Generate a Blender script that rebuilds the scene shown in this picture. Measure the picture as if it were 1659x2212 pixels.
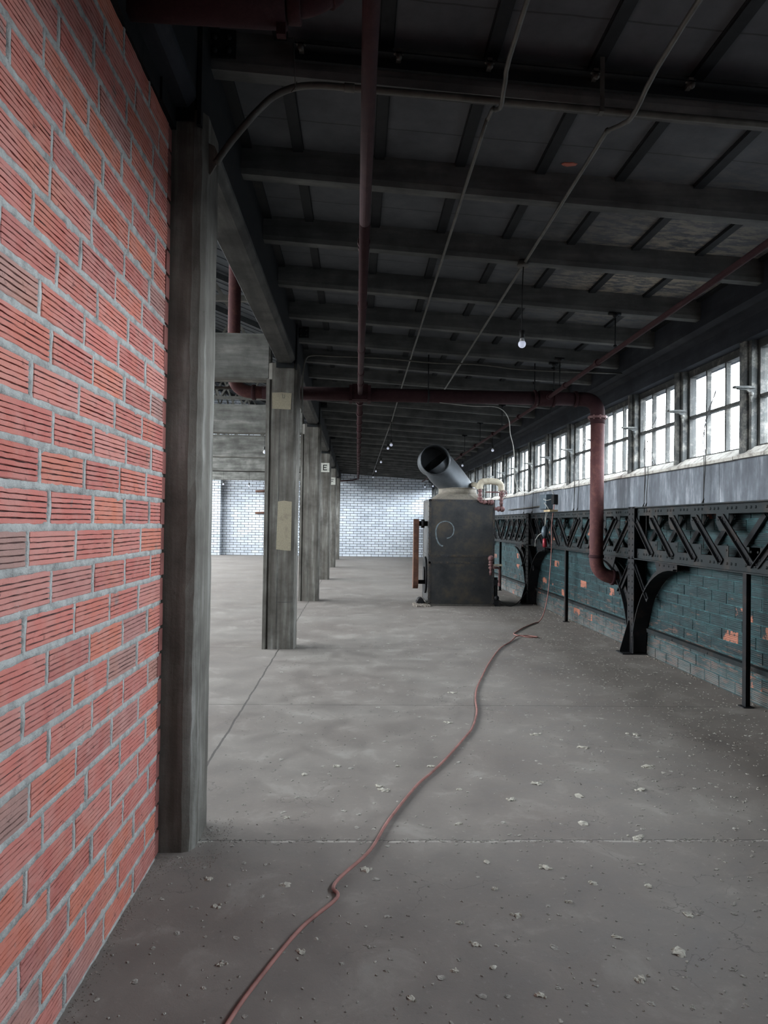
import bpy, math, random
from mathutils import Vector, Matrix
random.seed(7)
C = bpy.context.scene.collection
for o in list(bpy.data.objects): bpy.data.objects.remove(o)
R = random.random
def U(a, b): return a + (b - a) * R()

# ------------------------------------------------------------------ camera
YAW, PITCH, ROLL, FPX = 0.0371, 0.0161, 0.0146, 1548.1
cam = bpy.data.cameras.new('camera'); camo = bpy.data.objects.new('camera', cam); C.objects.link(camo)
cy, sy, cp, sp = math.cos(YAW), math.sin(YAW), math.cos(PITCH), math.sin(PITCH)
r0 = Vector((cy, -sy, 0)); fw = Vector((sy * cp, cy * cp, sp)); u0 = r0.cross(fw)
rt = r0 * math.cos(ROLL) + u0 * math.sin(ROLL); up = u0 * math.cos(ROLL) - r0 * math.sin(ROLL)
M = Matrix((rt, up, -fw)).transposed().to_4x4(); M.translation = Vector((0, 0, 1.55)); camo.matrix_world = M
cam.sensor_width = 36; cam.lens = FPX / 2212 * 36; cam.clip_start = 0.05; cam.clip_end = 300
bpy.context.scene.camera = camo

# ------------------------------------------------------------------ light
sc = bpy.context.scene
sc.view_settings.view_transform = 'Standard'; sc.view_settings.look = 'None'
sc.view_settings.gamma = 1; sc.view_settings.use_curve_mapping = False
sc.view_settings.exposure = 1.85
w = bpy.data.worlds.new('sky'); sc.world = w; w.use_nodes = True
nt = w.node_tree; nt.nodes.clear()
WO = nt.nodes.new('ShaderNodeOutputWorld'); BG = nt.nodes.new('ShaderNodeBackground')
tc = nt.nodes.new('ShaderNodeTexCoord'); sx = nt.nodes.new('ShaderNodeSeparateXYZ')
rp = nt.nodes.new('ShaderNodeValToRGB'); ns = nt.nodes.new('ShaderNodeTexNoise'); mx = nt.nodes.new('ShaderNodeMix')
mx.data_type = 'RGBA'
ns.inputs['Scale'].default_value = 3.0; ns.inputs['Detail'].default_value = 4
nt.links.new(tc.outputs['Generated'], sx.inputs[0]); nt.links.new(tc.outputs['Generated'], ns.inputs['Vector'])
nt.links.new(sx.outputs['Z'], rp.inputs[0])
e = rp.color_ramp.elements
e[0].position = 0.0; e[0].color = (.05, .052, .055, 1); e[1].position = 0.03; e[1].color = (1, 1, 1, 1)
mul = nt.nodes.new('ShaderNodeMix'); mul.data_type = 'RGBA'; mul.blend_type = 'MULTIPLY'; mul.inputs[0].default_value = 1
mx.inputs[6].default_value = (.80, .91, 1, 1); mx.inputs[7].default_value = (1, .99, .97, 1)
nt.links.new(ns.outputs['Fac'], mx.inputs[0])
nt.links.new(rp.outputs[0], mul.inputs[6]); nt.links.new(mx.outputs[2], mul.inputs[7])
nt.links.new(mul.outputs[2], BG.inputs['Color']); nt.links.new(BG.outputs[0], WO.inputs[0])
BG.inputs['Strength'].default_value = 9.0
def portal(name, loc, rot, sxx, syy):
    l = bpy.data.lights.new(name, 'AREA'); l.shape = 'RECTANGLE'; l.size = sxx; l.size_y = syy
    l.cycles.is_portal = True
    o = bpy.data.objects.new(name, l); C.objects.link(o); o.location = loc; o.rotation_euler = rot
# daylight portals: they only guide sampling of the sky through the openings
portal('window_daylight', (3.78, 16.45, 2.72), (0, math.pi / 2, 0), 1.1, 33.7)
portal('hall_daylight', (-10.3, 17, 4.6), (0, -math.pi / 2, 0), 4.4, 30)

# ------------------------------------------------------------------ helpers
class MB:
    def __init__(s): s.v = []; s.f = []; s.sm = []; s.mi = {}
    def add(s, v, f, smooth=False):
        n = len(s.v); s.v += [tuple(p) for p in v]; s.f += [tuple(i + n for i in q) for q in f]; s.sm += [smooth] * len(f); return s
    def box(s, a, b, rot=None, piv=None):
        x0, y0, z0 = a; x1, y1, z1 = b
        v = [Vector(p) for p in ((x0,y0,z0),(x1,y0,z0),(x1,y1,z0),(x0,y1,z0),(x0,y0,z1),(x1,y0,z1),(x1,y1,z1),(x0,y1,z1))]
        if rot is not None:
            pv = Vector(piv) if piv else (v[0] + v[6]) / 2
            v = [pv + rot @ (q - pv) for q in v]
        return s.add(v, [(0,3,2,1),(4,5,6,7),(0,1,5,4),(1,2,6,5),(2,3,7,6),(3,0,4,7)])
    def bbox(s, a, b, ch=.01):      # box with chamfered edges
        x0, y0, z0 = a; x1, y1, z1 = b; c = ch
        v = []; 
        for z, i in ((z0, c), (z0 + c, 0), (z1 - c, 0), (z1, c)):
            X0, X1, Y0, Y1 = x0 + i, x1 - i, y0 + i, y1 - i
            v += [(X0+c,Y0,z),(X1-c,Y0,z),(X1,Y0+c,z),(X1,Y1-c,z),(X1-c,Y1,z),(X0+c,Y1,z),(X0,Y1-c,z),(X0,Y0+c,z)]
        f = [tuple(range(7, -1, -1)), tuple(range(24, 32))]
        for l in range(3):
            for k in range(8): f.append((l*8+k, l*8+(k+1)%8, l*8+8+(k+1)%8, l*8+8+k))
        return s.add(v, f)
    def beam(s, p, q, wx, h, side=(1, 0, 0)):   # rectangular bar from p to q, wx along side, h across
        p = Vector(p); q = Vector(q); d = (q - p).normalized(); sd = Vector(side); sd = (sd - d * sd.dot(d)).normalized(); n = d.cross(sd)
        v = []
        for c in (p, q):
            for a, b in ((-1,-1),(1,-1),(1,1),(-1,1)): v.append(c + sd * a * wx / 2 + n * b * h / 2)
        return s.add(v, [(0,1,2,3),(7,6,5,4),(0,4,5,1),(1,5,6,2),(2,6,7,3),(3,7,4,0)])
    def prism(s, pts, axis, a, b):      # polygon pts (2D) extruded along axis from a to b
        n = len(pts); idx = {'X': (1, 2, 0), 'Y': (0, 2, 1), 'Z': (0, 1, 2)}[axis]; v = []
        for t in (a, b):
            for p in pts:
                q = [0, 0, 0]; q[idx[0]] = p[0]; q[idx[1]] = p[1]; q[idx[2]] = t; v.append(q)
        f = [tuple(range(n - 1, -1, -1)), tuple(range(n, 2 * n))] + [(k, (k+1) % n, n + (k+1) % n, n + k) for k in range(n)]
        return s.add(v, f)
    def tube(s, path, r, seg=10, cap=True, smooth=True, up=None):
        P = [Vector(p) for p in path]; n = len(P); rs = r if isinstance(r, (list, tuple)) else [r] * n
        T = [(P[min(i+1, n-1)] - P[max(i-1, 0)]).normalized() for i in range(n)]
        a = Vector((0, 0, 1)) if abs(T[0].z) < .9 else Vector((1, 0, 0)); N = (a - T[0] * a.dot(T[0])).normalized()
        v = []; f = []
        for i in range(n):
            N = (N - T[i] * N.dot(T[i])).normalized(); B = T[i].cross(N)
            k2 = 1.0
            if 0 < i < n - 1:
                c = (P[i] - P[i-1]).normalized().dot((P[i+1] - P[i]).normalized()); k2 = 1
            for k in range(seg):
                t = 2 * math.pi * k / seg; v.append(P[i] + (N * math.cos(t) + B * math.sin(t)) * rs[i])
        for i in range(n - 1):
            for k in range(seg): f.append((i*seg+k, i*seg+(k+1)%seg, (i+1)*seg+(k+1)%seg, (i+1)*seg+k))
        s.add(v, f, smooth)
        if cap:
            m = len(s.v) - n * seg
            s.f += [tuple(m + k for k in range(seg - 1, -1, -1)), tuple(m + (n-1)*seg + k for k in range(seg))]; s.sm += [False, False]
        return s
    def rivet(s, c, nrm, r=.014, h=None):
        c = Vector(c); nv = Vector(nrm).normalized(); h = h or r * .75
        a = Vector((0, 0, 1)) if abs(nv.z) < .9 else Vector((1, 0, 0)); A = nv.cross(a).normalized(); B = nv.cross(A)
        v = []
        for rr, hh in ((1, 0), (.8, .65)):
            for k in range(6):
                t = k * math.pi / 3; v.append(c + (A * math.cos(t) + B * math.sin(t)) * r * rr + nv * h * hh)
        v.append(c + nv * h)
        f = [(k, (k+1)%6, 6+(k+1)%6, 6+k) for k in range(6)] + [(6+k, 6+(k+1)%6, 12) for k in range(6)]
        return s.add(v, f, True)
    def sphere(s, c, r, seg=14, rings=8, sc=(1, 1, 1)):
        v = [(c[0], c[1], c[2] + r * sc[2])]; f = []
        for i in range(1, rings):
            a = math.pi * i / rings
            for k in range(seg):
                t = 2 * math.pi * k / seg; v.append((c[0]+r*sc[0]*math.sin(a)*math.cos(t), c[1]+r*sc[1]*math.sin(a)*math.sin(t), c[2]+r*sc[2]*math.cos(a)))
        v.append((c[0], c[1], c[2] - r * sc[2])); L = len(v) - 1
        for k in range(seg):
            f.append((0, 1+k, 1+(k+1)%seg)); f.append((L, L-seg+(k+1)%seg, L-seg+k))
            for i in range(rings - 2): f.append((1+i*seg+k, 1+(i+1)*seg+k, 1+(i+1)*seg+(k+1)%seg, 1+i*seg+(k+1)%seg))
        return s.add(v, f, True)
    def build(s, name, mat, parent=None):
        if parent is None:
            xs = [p[0] for p in s.v]; ys = [p[1] for p in s.v]; zs = [p[2] for p in s.v]
            org = Vector(((min(xs)+max(xs))/2, (min(ys)+max(ys))/2, min(zs)))
        else: org = worg(parent)
        me = bpy.data.meshes.new(name); me.from_pydata([(p[0]-org.x, p[1]-org.y, p[2]-org.z) for p in s.v], [], s.f)
        me.polygons.foreach_set('use_smooth', s.sm); 
        for m_ in (mat if isinstance(mat, list) else [mat]): me.materials.append(m_)
        for i_, k_ in s.mi.items(): me.polygons[i_].material_index = k_
        me.update()
        o = bpy.data.objects.new(name, me); C.objects.link(o)
        if parent: o.parent = parent
        else: o.location = org
        return o
def worg(o):
    p = Vector(o.location)
    while o.parent: o = o.parent; p += Vector(o.location)
    return p
def tag(o, label, cat, group=None):
    o['label'] = label; o['category'] = cat
    if group: o['group'] = group
    return o
def thing(name, label, cat, loc, group=None):
    o = bpy.data.objects.new(name, None); C.objects.link(o); o.location = loc; o.empty_display_size = .1
    return tag(o, label, cat, group)
def struct(o): o['kind'] = 'structure'; return o
def sroot(name, loc):
    o = bpy.data.objects.new(name, None); C.objects.link(o); o.location = loc; return struct(o)
def spline(pts, n=8):
    P = [Vector(p) for p in pts]; P = [2*P[0]-P[1]] + P + [2*P[-1]-P[-2]]; out = []
    for i in range(1, len(P) - 2):
        for k in range(n):
            t = k / n; a, b, c, d = P[i-1:i+3]
            out.append(.5*((2*b)+(c-a)*t+(2*a-5*b+4*c-d)*t*t+(3*b-a-3*c+d)*t**3))
    out.append(P[-2]); return out
def fillet(pts, r, n=6):
    P = [Vector(p) for p in pts]; out = [P[0]]
    for i in range(1, len(P) - 1):
        a = (P[i-1]-P[i]).normalized(); b = (P[i+1]-P[i]).normalized(); A = P[i]+a*r; B = P[i]+b*r
        for k in range(n + 1):
            t = k / n; out.append(A*(1-t)**2 + P[i]*2*t*(1-t) + B*t*t)
    out.append(P[-1]); return out
def sub(P, Q, m):
    P = Vector(P); Q = Vector(Q); return [P + (Q-P)*k/m for k in range(m+1)]

# ------------------------------------------------------------------ materials
class NT:
    def __init__(s, name):
        s.m = bpy.data.materials.new(name); s.m.use_nodes = True; s.t = s.m.node_tree; s.b = s.t.nodes['Principled BSDF']
        s.g = s.t.nodes.new('ShaderNodeNewGeometry'); s.tc = s.t.nodes.new('ShaderNodeTexCoord')
        s.pos = s.g.outputs['Position']
    def n(s, typ, **k):
        x = s.t.nodes.new(typ)
        for a, b in k.items(): setattr(x, a, b)
        return x
    def L(s, a, b): s.t.links.new(a, b)
    def setv(s, sock, v):
        if hasattr(v, 'is_output') or isinstance(v, bpy.types.NodeSocket): s.L(v, sock)
        else: sock.default_value = v
    def vec(s, scale=(1, 1, 1), loc=(0, 0, 0)):
        m = s.n('ShaderNodeMapping'); m.inputs['Scale'].default_value = scale; m.inputs['Location'].default_value = loc
        s.L(s.pos, m.inputs[0]); return m.outputs[0]
    def noise(s, scale, det=4, rough=.55, v=None, dist=0):
        x = s.n('ShaderNodeTexNoise'); x.inputs['Scale'].default_value = scale; x.inputs['Detail'].default_value = det
        x.inputs['Roughness'].default_value = rough; x.inputs['Distortion'].default_value = dist
        s.L(v or s.pos, x.inputs['Vector']); return x.outputs['Fac']
    def ramp(s, fac, stops):
        x = s.n('ShaderNodeValToRGB'); s.L(fac, x.inputs[0]); e = x.color_ramp.elements
        while len(e) < len(stops): e.new(.5)
        for q, (p, c) in zip(e, stops):
            q.position = p; q.color = (*c, 1) if isinstance(c, tuple) else (c, c, c, 1)
        return x.outputs[0]
    def mix(s, fac, a, b, mode='MIX'):
        x = s.n('ShaderNodeMix', data_type='RGBA', blend_type=mode); s.setv(x.inputs[0], fac)
        for i, v in ((6, a), (7, b)): s.setv(x.inputs[i], (*v, 1) if isinstance(v, tuple) else v)
        return x.outputs[2]
    def math(s, op, a, b=0, c=None):
        x = s.n('ShaderNodeMath', operation=op); s.setv(x.inputs[0], a); s.setv(x.inputs[1], b)
        if c is not None: s.setv(x.inputs[2], c)
        return x.outputs[0]
    def xyz(s):
        x = s.n('ShaderNodeSeparateXYZ'); s.L(s.pos, x.inputs[0]); return x.outputs
    def out(s, col, rough=.8, bump=None, bs=.5, bd=.01, metal=0, spec=.3):
        s.setv(s.b.inputs['Base Color'], (*col, 1) if isinstance(col, tuple) else col)
        s.setv(s.b.inputs['Roughness'], rough); s.setv(s.b.inputs['Metallic'], metal)
        s.b.inputs['Specular IOR Level'].default_value = spec
        if bump is not None:
            x = s.n('ShaderNodeBump'); x.inputs['Strength'].default_value = bs; x.inputs['Distance'].default_value = bd
            s.L(bump, x.inputs['Height']); s.L(x.outputs[0], s.b.inputs['Normal'])
        return s.m
def rusty(name, base, rust, amt=.55, scale=6, rough=.6, metal=.2, bs=.4):
    t = NT(name); a = t.noise(scale, 6, .65); b = t.noise(scale * 7, 4)
    c = t.ramp(a, [(amt - .08, base), (amt + .12, rust)]); c = t.mix(t.ramp(b, [(.35, .5), (.7, 0.0)]), c, tuple(x * .55 for x in base))
    return t.out(c, rough, t.noise(scale * 20, 3), bs, .003, metal)
def plain(name, c, rough=.6, metal=0, var=.25, scale=12):
    t = NT(name); a = t.noise(scale, 4)
    return t.out(t.ramp(a, [(.3, tuple(x * (1 - var) for x in c)), (.7, tuple(min(1, x * (1 + var)) for x in c))]), rough, t.noise(scale * 6), .2, .003, metal)

def plain0(name, c):
    t = NT(name); a = t.noise(40, 4); return t.out(t.ramp(a, [(.3, tuple(x * .5 for x in c)), (.7, tuple(x * 1.7 for x in c))]), .95)
# red ribbed clay tile
t = NT('red_clay_tile')
rnd = t.g.outputs['Random Per Island']
c = t.ramp(rnd, [(0, (.39, .122, .104)), (.2, (.48, .158, .130)), (.4, (.35, .125, .112)), (.5, (.51, .170, .115)), (.7, (.44, .142, .118)), (.85, (.48, .20, .17)), (.93, (.34, .155, .14)), (1, (.28, .19, .165))])
big = t.noise(9, 6, .6); c = t.mix(t.ramp(big, [(.42, 0.0), (.68, .5)]), c, (.46, .25, .22))
blot = t.noise(2.3, 3); c = t.mix(t.ramp(blot, [(.5, 0.0), (.7, .35)]), c, (.48, .165, .09))
st = t.noise(26, 5, .7); c = t.mix(t.ramp(st, [(.62, 0.0), (.70, .65)]), c, (.055, .028, .028))
gr = t.noise(5.3, 8, .75); c = t.mix(t.ramp(gr, [(.61, 0.0), (.68, .7)]), c, (.19, .185, .175))
M_TILE = t.out(c, .85, t.mix(.5, t.noise(60, 4, .7), t.noise(220, 2)), .7, .004)
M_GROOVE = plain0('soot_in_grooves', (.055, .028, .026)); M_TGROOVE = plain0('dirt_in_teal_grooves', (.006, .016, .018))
# grey mortar
t = NT('grey_mortar'); a = t.noise(18, 6, .7)
M_MORTAR = t.out(t.ramp(a, [(.3, (.20, .202, .195)), (.5, (.37, .38, .37)), (.75, (.50, .51, .50))]), .95, t.mix(.5, t.noise(45, 5, .75), t.noise(14, 3)), 1, .02)
# concrete of the columns, board marked
def concrete(name, c1, c2, c3, grain=(14, 14, .9)):
    t = NT(name); a = t.noise(1, 5, .6, t.vec(grain)); b = t.noise(3.5, 6, .6); d = t.noise(45, 4, .7)
    c = t.ramp(a, [(.3, c1), (.55, c2), (.75, c3)]); c = t.mix(t.ramp(b, [(.35, .55), (.6, 0.0)]), c, tuple(x * .5 for x in c1))
    c = t.mix(t.ramp(d, [(.66, 0.0), (.72, .6)]), c, tuple(x * .35 for x in c1))
    return t.out(c, .9, t.mix(.45, a, d), .6, .008)
M_CONC = concrete('board_marked_concrete', (.082, .074, .063), (.155, .148, .132), (.31, .31, .29))
M_SOOT = concrete('sooty_concrete', (.058, .061, .061), (.105, .108, .105), (.165, .165, .155), (1.2, 9, 9))
M_GIRD = concrete('girder_concrete', (.055, .056, .055), (.105, .105, .10), (.17, .17, .16), (9, 1, 9))
M_XBEAM = concrete('pale_beam_concrete', (.11, .11, .10), (.22, .22, .205), (.36, .35, .32), (1.3, 9, 9))
# ceiling slab planks
t = NT('ceiling_planks'); X, Y, Z = t.xyz()
a = t.noise(2.4, 6, .65); f = t.noise(11, 5, .7)
c = t.ramp(a, [(.3, (.052, .056, .062)), (.7, (.100, .106, .115))])
q = t.math('ADD', Y, t.math('MULTIPLY', t.noise(3, 3), .03)); fr = t.math('FRACT', t.math('DIVIDE', q, .36))
seam = t.math('LESS_THAN', fr, .03)
c = t.mix(t.math('MULTIPLY', seam, .6), c, (.02, .02, .022))
dx = t.math('POWER', t.math('DIVIDE', t.math('SUBTRACT', X, 2.55), .75), 2); dy = t.math('POWER', t.math('DIVIDE', t.math('SUBTRACT', Y, 6.3), 1.2), 2)
msk = t.math('EXPONENT', t.math('MULTIPLY', t.math('ADD', dx, dy), -1))
sn = t.noise(1, 7, .75, t.vec((6, 16, 6))); pk = t.math('MULTIPLY', msk, t.ramp(sn, [(.45, 0.0), (.56, 1.0)]))
c = t.mix(t.math('MULTIPLY', pk, .8), c, (.34, .29, .22))
M_SLAB = t.out(c, .85, t.mix(.4, seam, f), .5, .01)
# floor
t = NT('dusty_concrete_floor'); X, Y, Z = t.xyz()
a = t.noise(.8, 6, .6); b = t.noise(3.2, 7, .65, dist=.6); d = t.noise(30, 5, .75); fine = t.noise(160, 3, .7)
c = t.ramp(a, [(.3, (.158, .135, .120)), (.7, (.228, .210, .190))])
c = t.mix(t.ramp(b, [(.35, .5), (.62, 0.0)]), c, (.115, .105, .098))
c = t.mix(t.ramp(b, [(.56, 0.0), (.72, .40)]), c, (.30, .295, .275))
c = t.mix(t.ramp(d, [(.58, 0.0), (.75, .45)]), c, (.30, .29, .265)); c = t.mix(t.ramp(d, [(.3, .35), (.42, 0.0)]), c, (.09, .083, .078))
wob = t.math('MULTIPLY', t.math('SUBTRACT', t.noise(4, 4), .5), .03)
def line(coord, at, wd):
    return t.math('LESS_THAN', t.math('ABSOLUTE', t.math('SUBTRACT', t.math('ADD', coord, wob), at)), wd)
crk = line(Y, 3.53, .0035)
for yy, ww in ((6.14, .005), (8.9, .004), (14.3, .006), (0.9, .006)): crk = t.math('MAXIMUM', crk, line(Y, yy, ww))
cx_ = t.math('MULTIPLY', line(X, -.93, .008), t.math('GREATER_THAN', Y, 3.8)); crk = t.math('MAXIMUM', crk, cx_)
crmb = t.math('MULTIPLY', line(Y, 3.517, .011), t.ramp(t.noise(9, 6, .75), [(.47, 0.0), (.54, 1.0)]))
c = t.mix(t.math('MULTIPLY', crmb, .6), c, (.44, .42, .38)); c = t.mix(t.math('MULTIPLY', crk, .8), c, (.04, .037, .034))
vor = t.n('ShaderNodeTexVoronoi', feature='DISTANCE_TO_EDGE'); vor.inputs['Scale'].default_value = 1.1
ds = t.n('ShaderNodeVectorMath', operation='ADD'); nn = t.n('ShaderNodeTexNoise'); nn.inputs['Scale'].default_value = 3; nn.inputs['Detail'].default_value = 6
t.L(t.pos, nn.inputs['Vector']); t.L(t.pos, ds.inputs[0]); t.L(nn.outputs['Color'], ds.inputs[1]); t.L(ds.outputs[0], vor.inputs['Vector'])
hair = t.math('MULTIPLY', t.math('LESS_THAN', vor.outputs['Distance'], .0035), t.ramp(t.noise(.9, 2), [(.5, 0.0), (.56, 1.0)]))
c = t.mix(t.math('MULTIPLY', hair, .6), c, (.07, .063, .058))
M_FLOOR = t.out(c, t.ramp(b, [(.3, .55), (.7, .85)]), t.mix(.5, d, t.mix(.5, fine, t.math('SUBTRACT', 1, crk))), .35, .006, spec=.35)
# teal painted tile
t = NT('teal_painted_tile'); X, Y, Z = t.xyz(); rnd = t.g.outputs['Random Per Island']
a = t.noise(1, 6, .7, t.vec((3, 3, 14))); c = t.ramp(a, [(.3, (.006, .014, .017)), (.5, (.009, .026, .030)), (.72, (.026, .070, .075))])
c = t.mix(t.math('MULTIPLY', rnd, .45), c, (.008, .020, .024))
low = t.math('SUBTRACT', 1, t.math('DIVIDE', Z, .75)); wear = t.noise(1, 7, .72, t.vec((5, 5, 30)))
wl = t.math('ADD', wear, t.math('MULTIPLY', t.math('MAXIMUM', low, 0), .18))
c = t.mix(t.ramp(wl, [(.62, 0.0), (.70, .75)]), c, (.14, .070, .050))
dst = t.math('MAXIMUM', t.math('SUBTRACT', 1, t.math('DIVIDE', Z, .35)), 0); c = t.mix(t.math('MULTIPLY', dst, t.ramp(t.noise(5, 5), [(.35, .3), (.6, .9)])), c, (.10, .115, .115))
chip = t.math('MULTIPLY', t.math('GREATER_THAN', rnd, .95), t.ramp(t.noise(6.5, 5, .6), [(.50, 0.0), (.52, 1.0)])); c = t.mix(chip, c, (.30, .115, .075))
M_TEAL = t.out(c, .7, t.noise(50, 4), .5, .004)
t = NT('teal_mortar'); a = t.noise(9, 6, .7)
M_TEALM = t.out(t.ramp(a, [(.3, (.008, .020, .023)), (.5, (.020, .058, .063)), (.7, (.06, .13, .14))]), .8, t.noise(40, 5, .7), .8, .01)
# weathered blue grey concrete band under the windows
t = NT('painted_band'); a = t.noise(1, 6, .7, t.vec((3, 9, 1.8))); b = t.noise(3, 7, .7)
c = t.ramp(a, [(.3, (.075, .085, .098)), (.5, (.135, .152, .175)), (.68, (.30, .325, .355))]); c = t.mix(t.ramp(b, [(.4, .5), (.6, 0.0)]), c, (.07, .075, .09))
M_BAND = t.out(c, .8, t.mix(.5, a, t.noise(30, 4)), .5, .006)
# glazed white tile
t = NT('white_glazed_tile'); mp = t.n('ShaderNodeMapping'); mp.inputs['Rotation'].default_value = (math.pi / 2, 0, 0); t.L(t.pos, mp.inputs[0])
br = t.n('ShaderNodeTexBrick'); t.L(mp.outputs[0], br.inputs['Vector']); br.inputs['Scale'].default_value = 1
br.inputs['Brick Width'].default_value = .335; br.inputs['Row Height'].default_value = .117; br.inputs['Mortar Size'].default_value = .011
br.inputs['Mortar Smooth'].default_value = .15; br.inputs['Bias'].default_value = 0
br.inputs['Color1'].default_value = (.80, .85, .91, 1); br.inputs['Color2'].default_value = (.63, .68, .745, 1); br.inputs['Mortar'].default_value = (.045, .05, .058, 1)
a = t.noise(.55, 5, .6); c = t.mix(t.ramp(a, [(.38, .35), (.6, 0.0)]), br.outputs['Color'], (.36, .40, .45), 'MULTIPLY')
b = t.noise(1, 6, .7, t.vec((1.2, 1.2, 5))); c = t.mix(t.ramp(b, [(.56, 0.0), (.72, .45)]), c, (.30, .29, .27))
M_WHITE = t.out(c, t.ramp(b, [(.4, .25), (.7, .6)]), t.math('SUBTRACT', 1, br.outputs['Fac']), .5, .008, spec=.5)
# metals, paints
M_BLACK = rusty('black_riveted_steel', (.006, .007, .009), (.030, .020, .016), .60, 7, .7, .2)
M_CHORD = rusty('teal_black_steel', (.008, .013, .015), (.045, .032, .026), .58, 5, .7, .2)
M_REDP = rusty('oxide_red_pipe', (.080, .027, .028), (.13, .052, .043), .55, 14, .8, 0)
M_DKRED = rusty('dark_red_pipe', (.034, .010, .013), (.050, .019, .020), .55, 14, .85, 0)
M_PINK = rusty('faded_red_fitting', (.13, .062, .062), (.19, .105, .10), .5, 18, .6, .1)
M_COND = plain('dull_conduit', (.10, .098, .088), .5, .4)
M_DCOND = plain('dark_conduit', (.085, .080, .072), .5, .4)
M_STEEL = rusty('sooty_steel', (.012, .014, .016), (.03, .027, .024), .6, 9, .6, .2)
M_TEE = plain('tee_steel', (.014, .016, .018), .7, .2)
M_INS = rusty('pipe_insulation', (.42, .38, .30), (.24, .20, .15), .58, 10, .9, 0)
M_WOOD = plain('raw_wood', (.32, .25, .15), .8)
M_CORD = plain('dusty_red_cord', (.26, .12, .105), .7, 0, .3, 9)
M_WIRE = plain('white_cable', (.34, .335, .31), .6)
M_BWIRE = plain('black_wire', (.012, .012, .012), .6)
M_CHALK = plain('chalk', (.13, .16, .175), .95, 0, .4, 30)
M_PATCH = rusty('beige_paint', (.36, .32, .235), (.24, .21, .165), .6, 9, .9, 0)
M_SIGN = plain('sign_white', (.55, .55, .50), .7, 0, .15)
M_INK = plain('black_paint', (.008, .008, .008), .7)
M_GREY = plain('enclosure_grey', (.08, .105, .125), .45, .2)
M_RED = plain('bright_red_metal', (.16, .012, .02), .35, .3)
M_BELT = rusty('rusty_guard', (.085, .040, .028), (.14, .065, .04), .5, 8, .7, .1)
M_FRAME = rusty('weathered_window_frame', (.060, .062, .060), (.22, .21, .19), .60, 11, .7, 0)
M_MULL = rusty('weathered_mullion', (.075, .080, .080), (.33, .32, .29), .56, 8, .75, 0)
M_SILL = rusty('flaking_sill', (.52, .50, .46), (.16, .14, .12), .56, 11, .9, 0)
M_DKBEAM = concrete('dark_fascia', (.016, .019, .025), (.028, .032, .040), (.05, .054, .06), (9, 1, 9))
M_BACK = plain('dark_back_wall', (.10, .10, .10), .9)
M_DECK = plain('dark_deck', (.022, .025, .028), .9, 0, .3, 2)
t = NT('boiler_sheet'); X, Y, Z = t.xyz(); a = t.noise(2.2, 7, .7); b = t.noise(1, 5, .7, t.vec((30, 30, 3))); s_ = t.noise(70, 3)
c = t.ramp(a, [(.3, (.024, .026, .029)), (.5, (.043, .044, .045)), (.66, (.078, .066, .050))]); c = t.mix(t.ramp(b, [(.6, 0.0), (.75, .3)]), c, (.07, .066, .058))
c = t.mix(t.ramp(t.noise(9, 6, .75), [(.64, 0.0), (.72, .5)]), c, (.12, .085, .05))
M_BOIL = t.out(c, t.ramp(a, [(.3, .38), (.7, .6)]), s_, .15, .002, .45)
t = NT('duct_sheet'); a = t.noise(2.5, 6, .7); c = t.ramp(a, [(.3, (.045, .052, .060)), (.6, (.080, .088, .096)), (.75, (.15, .15, .145))])
M_DUCT = t.out(c, .45, t.noise(40), .15, .003, .5)
M_SEAM = rusty('seam_strip_steel', (.042, .044, .047), (.085, .065, .045), .55, 6, .45, .3)
M_CONE = rusty('dusty_cone', (.19, .17, .14), (.09, .08, .07), .58, 5, .8, .1)
# window glass
m = bpy.data.materials.new('dusty_glass'); m.use_nodes = True; g = m.node_tree; g.nodes.clear()
go = g.nodes.new('ShaderNodeOutputMaterial'); tr = g.nodes.new('ShaderNodeBsdfTransparent'); gl = g.nodes.new('ShaderNodeBsdfGlossy'); df = g.nodes.new('ShaderNodeBsdfDiffuse')
tr.inputs[0].default_value = (.96, .98, 1, 1); gl.inputs['Roughness'].default_value = .08; df.inputs[0].default_value = (.5, .5, .45, 1)
m1 = g.nodes.new('ShaderNodeMixShader'); m2 = g.nodes.new('ShaderNodeMixShader'); nz = g.nodes.new('ShaderNodeTexNoise'); nz.inputs['Scale'].default_value = 6; nz.inputs['Detail'].default_value = 6
cr = g.nodes.new('ShaderNodeValToRGB'); cr.color_ramp.elements[0].position = .5; cr.color_ramp.elements[0].color = (0, 0, 0, 1); cr.color_ramp.elements[1].position = .8; cr.color_ramp.elements[1].color = (.35, .35, .35, 1)
gg = g.nodes.new('ShaderNodeNewGeometry'); g.links.new(gg.outputs['Position'], nz.inputs['Vector']); g.links.new(nz.outputs['Fac'], cr.inputs[0])
m1.inputs[0].default_value = .05; g.links.new(tr.outputs[0], m1.inputs[1]); g.links.new(gl.outputs[0], m1.inputs[2])
g.links.new(cr.outputs[0], m2.inputs[0]); g.links.new(m1.outputs[0], m2.inputs[1]); g.links.new(df.outputs[0], m2.inputs[2]); g.links.new(m2.outputs[0], go.inputs[0])
M_GLASS = m
t = NT('lit_bulb'); t.out((.5, .53, .6), .3); t.b.inputs['Emission Color'].default_value = (.75, .80, 1, 1); t.b.inputs['Emission Strength'].default_value = .13; M_BULB = t.m
M_SOCK = plain('bulb_collar', (.45, .45, .45), .5)

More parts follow.
